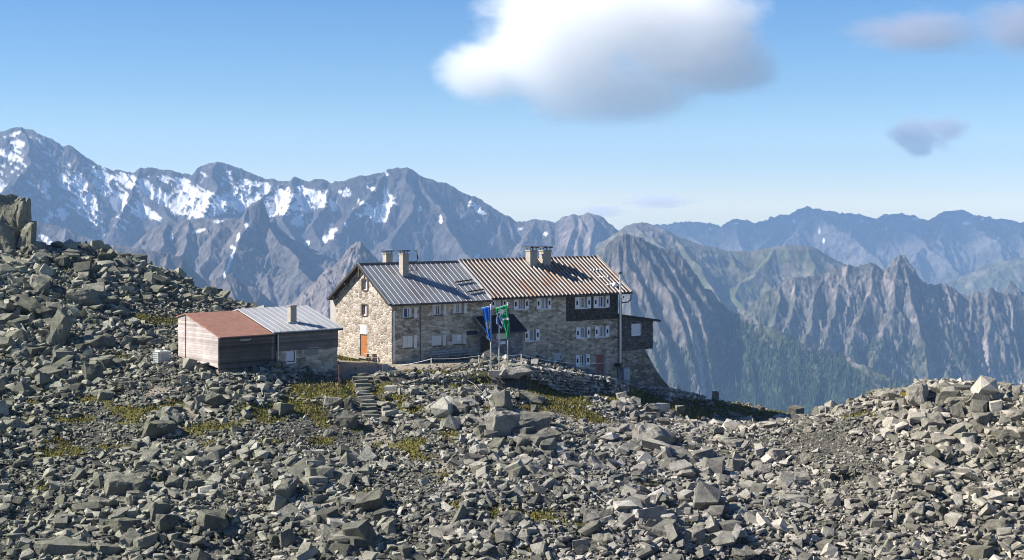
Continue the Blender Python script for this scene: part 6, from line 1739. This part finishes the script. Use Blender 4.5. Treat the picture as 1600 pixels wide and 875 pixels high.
def banner(name, L_, R_, mat_, amp, folds, label, yoff=-.07):
    """L_, R_: edge outlines from top to bottom as photograph pixels; the cloth hangs in folds"""
    nv, nu = 26, 14
    def edge(E, t):
        ts = [(p[1] - E[0][1]) / (E[-1][1] - E[0][1]) for p in E]; return np.interp(t, ts, [p[0] for p in E]), E[0][1] + t * (E[-1][1] - E[0][1])
    co = np.zeros((nv, nu, 3))
    for i in range(nv):
        t = i / (nv - 1); lx, ly = edge(L_, t); rx, ry = edge(R_, t)
        for j in range(nu):
            s_ = j / (nu - 1); p = px2(lx + (rx - lx) * s_, ly + (ry - ly) * s_)
            co[i, j] = (p.x, FY + yoff + amp * (t ** .6) * math.sin(folds * s_ * math.pi + 1.5 * t) * (1 - .5 * abs(s_ - .5)), p.z)
    o = mesh_from_arrays(name, co.reshape(-1, 3), grid_faces(nv, nu), None, mat_, smooth=True)
    sd = o.modifiers.new("cloth_thickness", 'SOLIDIFY'); sd.thickness = .012; sd.offset = 0
    tag(o, label, "flag"); return o, co
def surf(co, px, py):
    """cloth position nearest to a point of the outline, nudged to the front"""
    p = px2(px, py); d = (co[..., 0] - p.x) ** 2 + (co[..., 2] - p.z) ** 2; i = np.unravel_index(np.argmin(d), d.shape)
    return Vector((p.x, co[i][1] - .035, p.z))
bf, bco = banner("flag", [(753, 481.5), (757, 497), (761, 520), (766, 534)], [(766.4, 478.5), (766.6, 500), (767.2, 520), (767.5, 533)], m_blue, .10, 4.2, "blue banner with a ring of yellow stars hanging bunched on the left flagpole")
st = MB()
for (px, py) in [(762.5, 501), (760.8, 504), (764.5, 504), (760.6, 507.5), (764.9, 507.5), (761.3, 510.5), (764.6, 510.8), (763, 513)]:
    c = surf(bco, px, py); r_ = .10
    v = [c + Vector((math.sin(a) * (r_ if k % 2 == 0 else r_ * .42), 0, math.cos(a) * (r_ if k % 2 == 0 else r_ * .42))) for k, a in enumerate(np.linspace(0, 2 * math.pi, 11)[:-1])]
    st.add([c] + v, [(0, 1 + k, 1 + (k + 1) % 10) for k in range(10)])
so_ = st.build("stars", m_yel); so_.parent = bf
wv = MB()
for (px, py) in [(760.8, 525), (761.5, 528), (764, 529.5), (766, 531.5)]:
    c = surf(bco, px, py); wv.add([c + Vector((-.06, 0, .05)), c + Vector((.06, 0, .02)), c + Vector((.05, 0, -.07)), c + Vector((-.05, 0, -.04))], [(0, 1, 2, 3)])
wo = wv.build("white_marks", m_wht); wo.parent = bf
gf_, gco = banner("flag", [(774.5, 482), (778, 496), (784, 506), (789.5, 518), (792.2, 531)], [(793, 476), (794, 490), (796, 502), (797.2, 515), (795.8, 524), (793.0, 531)], m_green, .13, 3.6, "green banner with a white star emblem and a white band on the right flagpole")
em = MB(); c0 = surf(gco, 784.6, 487)
for k in range(9):
    a = k * 2 * math.pi / 9 + .2; r0, r1 = .10, .40 * (1.0 if k % 2 else .82)
    pts = [(math.sin(a - .30) * r0, math.cos(a - .30) * r0), (math.sin(a - .11) * r1 * .75, math.cos(a - .11) * r1 * .75), (math.sin(a) * r1, math.cos(a) * r1), (math.sin(a + .11) * r1 * .75, math.cos(a + .11) * r1 * .75), (math.sin(a + .30) * r0, math.cos(a + .30) * r0)]
    em.add([c0 + Vector((x, -.03, z)) for x, z in pts], [(4, 3, 2, 1, 0)])
em.add([c0 + Vector((.13 * math.sin(a), -.035, .13 * math.cos(a))) for a in np.linspace(0, 2 * math.pi, 11)[:-1]], [tuple(range(10))[::-1]])
eo = em.build("star_emblem", m_wht); eo.parent = gf_
em = MB(); c0 = surf(gco, 784.6, 487)
for k in range(5):
    a = k * 2 * math.pi / 5; em.add([c0 + Vector((.06 * math.sin(a) + .022 * math.sin(b_), -.05, .06 * math.cos(a) + .022 * math.cos(b_))) for b_ in np.linspace(0, 6.28, 7)[:-1]], [tuple(range(6))[::-1]])
eo2 = em.build("emblem_centre", m_green); eo2.parent = eo
bd = MB(); n_ = 8
prev = None
for k in range(n_ + 1):
    s_ = k / n_; px = 783.5 + s_ * 12; a = surf(gco, px, 497.2 - s_ * 1.2); b_ = surf(gco, px, 500.4 - s_ * 1.2); 
    if prev: bd.add([prev[0], a, b_, prev[1]], [(3, 2, 1, 0)])
    prev = (a, b_)
bo = bd.build("white_band", m_wht); bo.parent = gf_
nf, nco = banner("flag", [(777.2, 490), (775.5, 498), (776, 506), (782, 509), (784.8, 513.5)], [(780.0, 489), (783, 497), (786, 503), (787.8, 509), (786.5, 513.2)], m_navy, .10, 3.4, "small folded navy flag with white edges on the middle flagpole", yoff=-.26)
we = MB()
for E in ([(777.6, 490), (775.9, 498), (776.2, 506)], [(779.5, 492), (782, 499), (785, 505), (786.0, 511)], [(777, 505.5), (780.5, 508), (783.5, 513)]):
    for k in range(len(E) - 1):
        a, b_ = surf(nco, *E[k]), surf(nco, *E[k + 1]); we.add([a + Vector((-.045, 0, 0)), b_ + Vector((-.045, 0, 0)), b_ + Vector((.045, 0, 0)), a + Vector((.045, 0, 0))], [(0, 1, 2, 3)])
weo = we.build("white_edges", m_wht); weo.parent = nf
MB().tube([px2(776.0, 489.5) + Vector((0, FY - .26, 0)), px2(780.2, 488.8) + Vector((0, FY - .0, 0))], .02, 6).build("flag_toggle", m_pole).parent = nf

# white caged water tank on a pallet
tp = at(247, 573, 118, 134); tp = Vector((tp.x, tp.y, gz(tp.x, tp.y) + .12))
tank = thing("water_tank", "white plastic water tank in a metal cage left of the shed", "water tank", tp, R(40))
m_plastic = simple_mat("white_tank_plastic", (.72, .74, .70), .5, .3, vary=.06, scale=2)
m_cage = simple_mat("cage_tube", (.42, .46, .46), .4, .5, .4, vary=.08)
bt = MB(); bt.box(.05, 1.13, .05, .95, .18, 1.10); bt.box(.2, .98, .15, .85, 1.103, 1.16); bt.build("tank_body", m_plastic, tank)
MB().tube([(.6, .5, 1.163), (.6, .5, 1.22)], .13, 12).build("lid", m_dark, tank)
cg = MB()
for zz in np.linspace(.2, 1.08, 6):
    cg.bar((0, 0, zz), (1.18, 0, zz), .04).bar((0, 1, zz), (1.18, 1, zz), .04).bar((0, .02, zz), (0, .98, zz), .04).bar((1.18, .02, zz), (1.18, .98, zz), .04)
for k in range(7):
    x = k * 1.18 / 6; cg.bar((x, -.021, .16), (x, -.021, 1.12), .036).bar((x, 1.021, .16), (x, 1.021, 1.12), .036)
for k in range(6):
    y = k / 5; cg.bar((-.021, y, .16), (-.021, y, 1.12), .036).bar((1.201, y, .16), (1.201, y, 1.12), .036)
cg.build("cage", m_cage, tank)
pa = MB()
for y in (0, .45, .9): pa.box(0, 1.18, y, y + .1, -.14, .0)
for k in range(6): pa.box(k * .22, k * .22 + .14, 0, 1, .003, .03)
pa.build("pallet", m_silverwood, tank)
MB().box(.40, .95, -.05, -.045, .35, .95).build("data_plate", m_cab, tank)
# boards lying by the tank
bp = at(283, 575, 118, 132)
bds = MB()
for k in range(5): bds.bar((-1.2 + random.uniform(-.2, .2), k * .18, .06 + .05 * (k % 2)), (1.3 + random.uniform(-.3, .3), k * .18 + .05, .10 + .05 * (k % 2)), .15, .05)
bo_ = bds.build("timber_boards", m_greyplank); bo_.location = (bp.x, bp.y, gz(bp.x, bp.y) + .25); bo_.rotation_euler = (.03, -.06, R(6)); tag(bo_, "loose grey boards lying on rocks between the white tank and the shed", "boards", None)

# picnic table in front of the gable
tpos = at(586, 565, 132, 146)
tb = thing("picnic_table", "wooden picnic table with attached benches in front of the orange door", "picnic table", (tpos.x, tpos.y, gz(tpos.x, tpos.y)), HUT_A - R(25))
m = MB()
for k in range(5): m.box(-.95, .95, -.36 + k * .145, -.36 + k * .145 + .13, .70, .74)
m.build("table_top", m_silverwood, tb)
for y in (-.78, .56):
    m = MB(); m.box(-.95, .95, y, y + .105, .41, .45).box(-.95, .95, y + .115, y + .22, .41, .45); m.build("seat", m_silverwood, tb)
for x in (-.65, .65):
    m = MB(); m.bar((x, -.70, 0), (x, -.22, .70), .09, .05).bar((x, .70, 0), (x, .22, .70), .09, .05).bar((x + .05, -.78, .37), (x + .05, .78, .37), .05, .08).bar((x + .05, -.34, .67), (x + .05, .34, .67), .05, .05); m.build("leg_frame", m_oldwood, tb)

# bench along the facade
def hw(u, v): return Matrix.Rotation(HUT_A, 3, 'Z') @ Vector((u, v, 0)) + HUT_O
u0 = fac(669, 555)[0]; u1 = fac(729, 550)[0]
bw = hw((u0 + u1) / 2, -.75); bn = thing("bench", "long grey wooden bench with backrest against the shaded facade", "bench", (bw.x, bw.y, gz(bw.x, bw.y)), HUT_A)
hl_ = (u1 - u0) / 2
m = MB(); m.box(-hl_, hl_, -.28, -.14, .43, .48).box(-hl_, hl_, -.12, .02, .43, .48).box(-hl_, hl_, .04, .18, .43, .48); m.build("seat", m_silverwood, bn)
m = MB(); m.box(-hl_ + .05, hl_ - .05, .24, .28, .60, .74).box(-hl_ + .05, hl_ - .05, .26, .30, .80, .94); m.build("backrest", m_silverwood, bn)
for x in (-hl_ + .3, 0, hl_ - .3):
    m = MB(); m.box(x - .05, x + .05, -.24, -.16, 0, .427).box(x - .05, x + .05, .30, .37, 0, .95).box(x - .04, x + .04, -.16, .30, .33, .40); m.build("leg", m_oldwood, bn)
# long table in front of the bench
bw2 = hw((u0 + u1) / 2 + 1.6, -1.55); tb2 = thing("low_table", "low narrow plank table standing in front of the facade bench", "table", (bw2.x, bw2.y, gz(bw2.x, bw2.y)), HUT_A)
MB().box(-1.3, 1.3, -.2, -.02, .50, .54).box(-1.3, 1.3, .0, .2, .50, .54).build("table_top", m_silverwood, tb2)
for x in (-1.0, 1.0): MB().box(x - .05, x + .05, -.15, .15, 0, .497).build("leg", m_oldwood, tb2)

# stone post at the head of the steps, rusty rod beside the shed
p = at(602.5, 584, 128, 140)
m = MB(); m.box(-.24, .24, -.17, .17, -.3, .80).box(-.20, .22, -.15, .15, .80, .86); o = m.build("stone_post", m_conc); o.location = p; o.rotation_euler = (0, 0, .1); tag(o, "squat grey stone post at the head of the stone steps", "post")
p = at(530, 606, 120, 136); t = thing("rusty_marker", "thin rusty iron rod standing on the bank at the shed's right corner", "marker post", p)
MB().tube([(0, 0, -.2), (.01, 0, 1.95)], .055, 8).build("rod", simple_mat("rusty_iron", (.17, .075, .045), .9, .2, vary=.3, scale=9), t)
MB().box(-.10, .10, -.06, .06, -.1, .75).build("sleeve", simple_mat("faded_red_paint", (.30, .14, .11), .9, .2, vary=.3, scale=5), t)

# rope fence along the terrace edge
fe = thing("rope_fence", "thin white posts joined by a rope along the terrace in front of the hut", "fence", at(674, 575, 130, 142))
fl_ = fe.location; tops = []
for (px, yb, h_) in [(674, 575, .85), (748.5, 571, .9), (814.6, 569, .9)]:
    q = at(px, yb, 130, 143) - fl_; q.z = gz(q.x + fl_.x, q.y + fl_.y) - fl_.z
    MB().tube([q, q + Vector((0, 0, h_))], .045, 8).build("post", m_pole, fe); tops.append(q + Vector((0, 0, h_ - .06)))
ends = [Vector(w3(612, 572, 139.3)) + Vector((0, 0, .0)) - fl_] + tops + [Vector(w3(880, 566, 145)) - fl_, Vector(w3(948, 567, 150)) - fl_]
pts = []
for k in range(len(ends) - 1):
    for i in range(8):
        t_ = i / 8; pts.append(ends[k].lerp(ends[k + 1], t_) - Vector((0, 0, .10 * math.sin(math.pi * t_))))
pts.append(ends[-1])
MB().tube(pts, .018, 6).build("rope", m_wht, fe)

# grey cabinet by the annex, stone pillar and thin stakes on the ridge to its right
p = at(978, 596, 140, 156); q = Vector(w3(978, 594, 152.5))
t = thing("utility_cabinet", "grey-blue metal cabinet standing before the annex base", "cabinet", (q.x, q.y, q.z - .05), R(20))
MB().box(-.33, .33, -.25, .25, .08, 1.24).box(-.37, .37, -.29, .29, 1.243, 1.28).build("body", m_cab, t)
MB().box(-.30, .30, -.272, -.252, .14, 1.2).build("door", m_greydoor, t); MB().box(-.35, .35, -.27, .27, -.5, .077).build("foot", m_conc, t)
p = at(1118, 622, 138, 172); p = Vector((p.x, p.y, gz(p.x, p.y)))
m = MB(); m.box(-.28, .28, -.25, .25, -.5, .95).box(-.25, .22, -.2, .22, .95, 1.02); o = m.build("stone_post", m_base); o.location = p; o.rotation_euler = (0, 0, .3); tag(o, "dark square pillar on the skyline right of the hut", "pillar")
for (px, yb, h_, lab) in [(1060, 607, 1.05, "leftmost thin stake on the skyline right of the hut"), (1093, 614, .95, "thin stake midway between the hut's annex and the dark pillar"), (1113, 618, .85, "thin stake standing close beside the dark pillar")]:
    p = at(px, yb + 2, 138, 172); o = MB().tube([(0, 0, -.3), (0, 0, h_)], .03, 6).build("stake", m_dark); o.location = (p.x, p.y, gz(p.x, p.y)); tag(o, lab, "stake", "stakes on the ridge")

# trail marker on the right-hand knoll
p = at(1412.5, 641, 108, 126); t = thing("trail_marker", "brown trail post with a yellow arrow plate on the right-hand knoll", "trail marker", (p.x, p.y, gz(p.x, p.y)))
MB().tube([(0, 0, -.3), (0, 0, 1.55)], .05, 8).build("post", m_oldwood, t)
m = MB(); m.prism([(-.20, -.07, 1.05), (.14, -.07, 1.05), (.26, -.07, 1.18), (.14, -.07, 1.31), (-.20, -.07, 1.31)], (0, .02, 0)); m.build("plate", simple_mat("yellow_plate", (.62, .42, .04), .6, .3, vary=.1), t)

# the cable that runs down over the rocks
pts = []
for (px, py) in [(704, 587), (722, 597), (740, 608), (757, 625), (775, 645), (795, 668), (815, 688), (840, 709), (870, 733), (900, 757), (930, 782), (960, 806), (990, 832)]:
    q = at(px, py, 92, 140); pts.append(Vector((q.x, q.y, gz(q.x, q.y) + .42)))
cb = MB().tube(pts, .014, 6).build("cable", simple_mat("pale_cable", (.38, .38, .38), .6, .3)); tag(cb, "pale cable running down over the scree from the wall below the flagpoles", "cable")
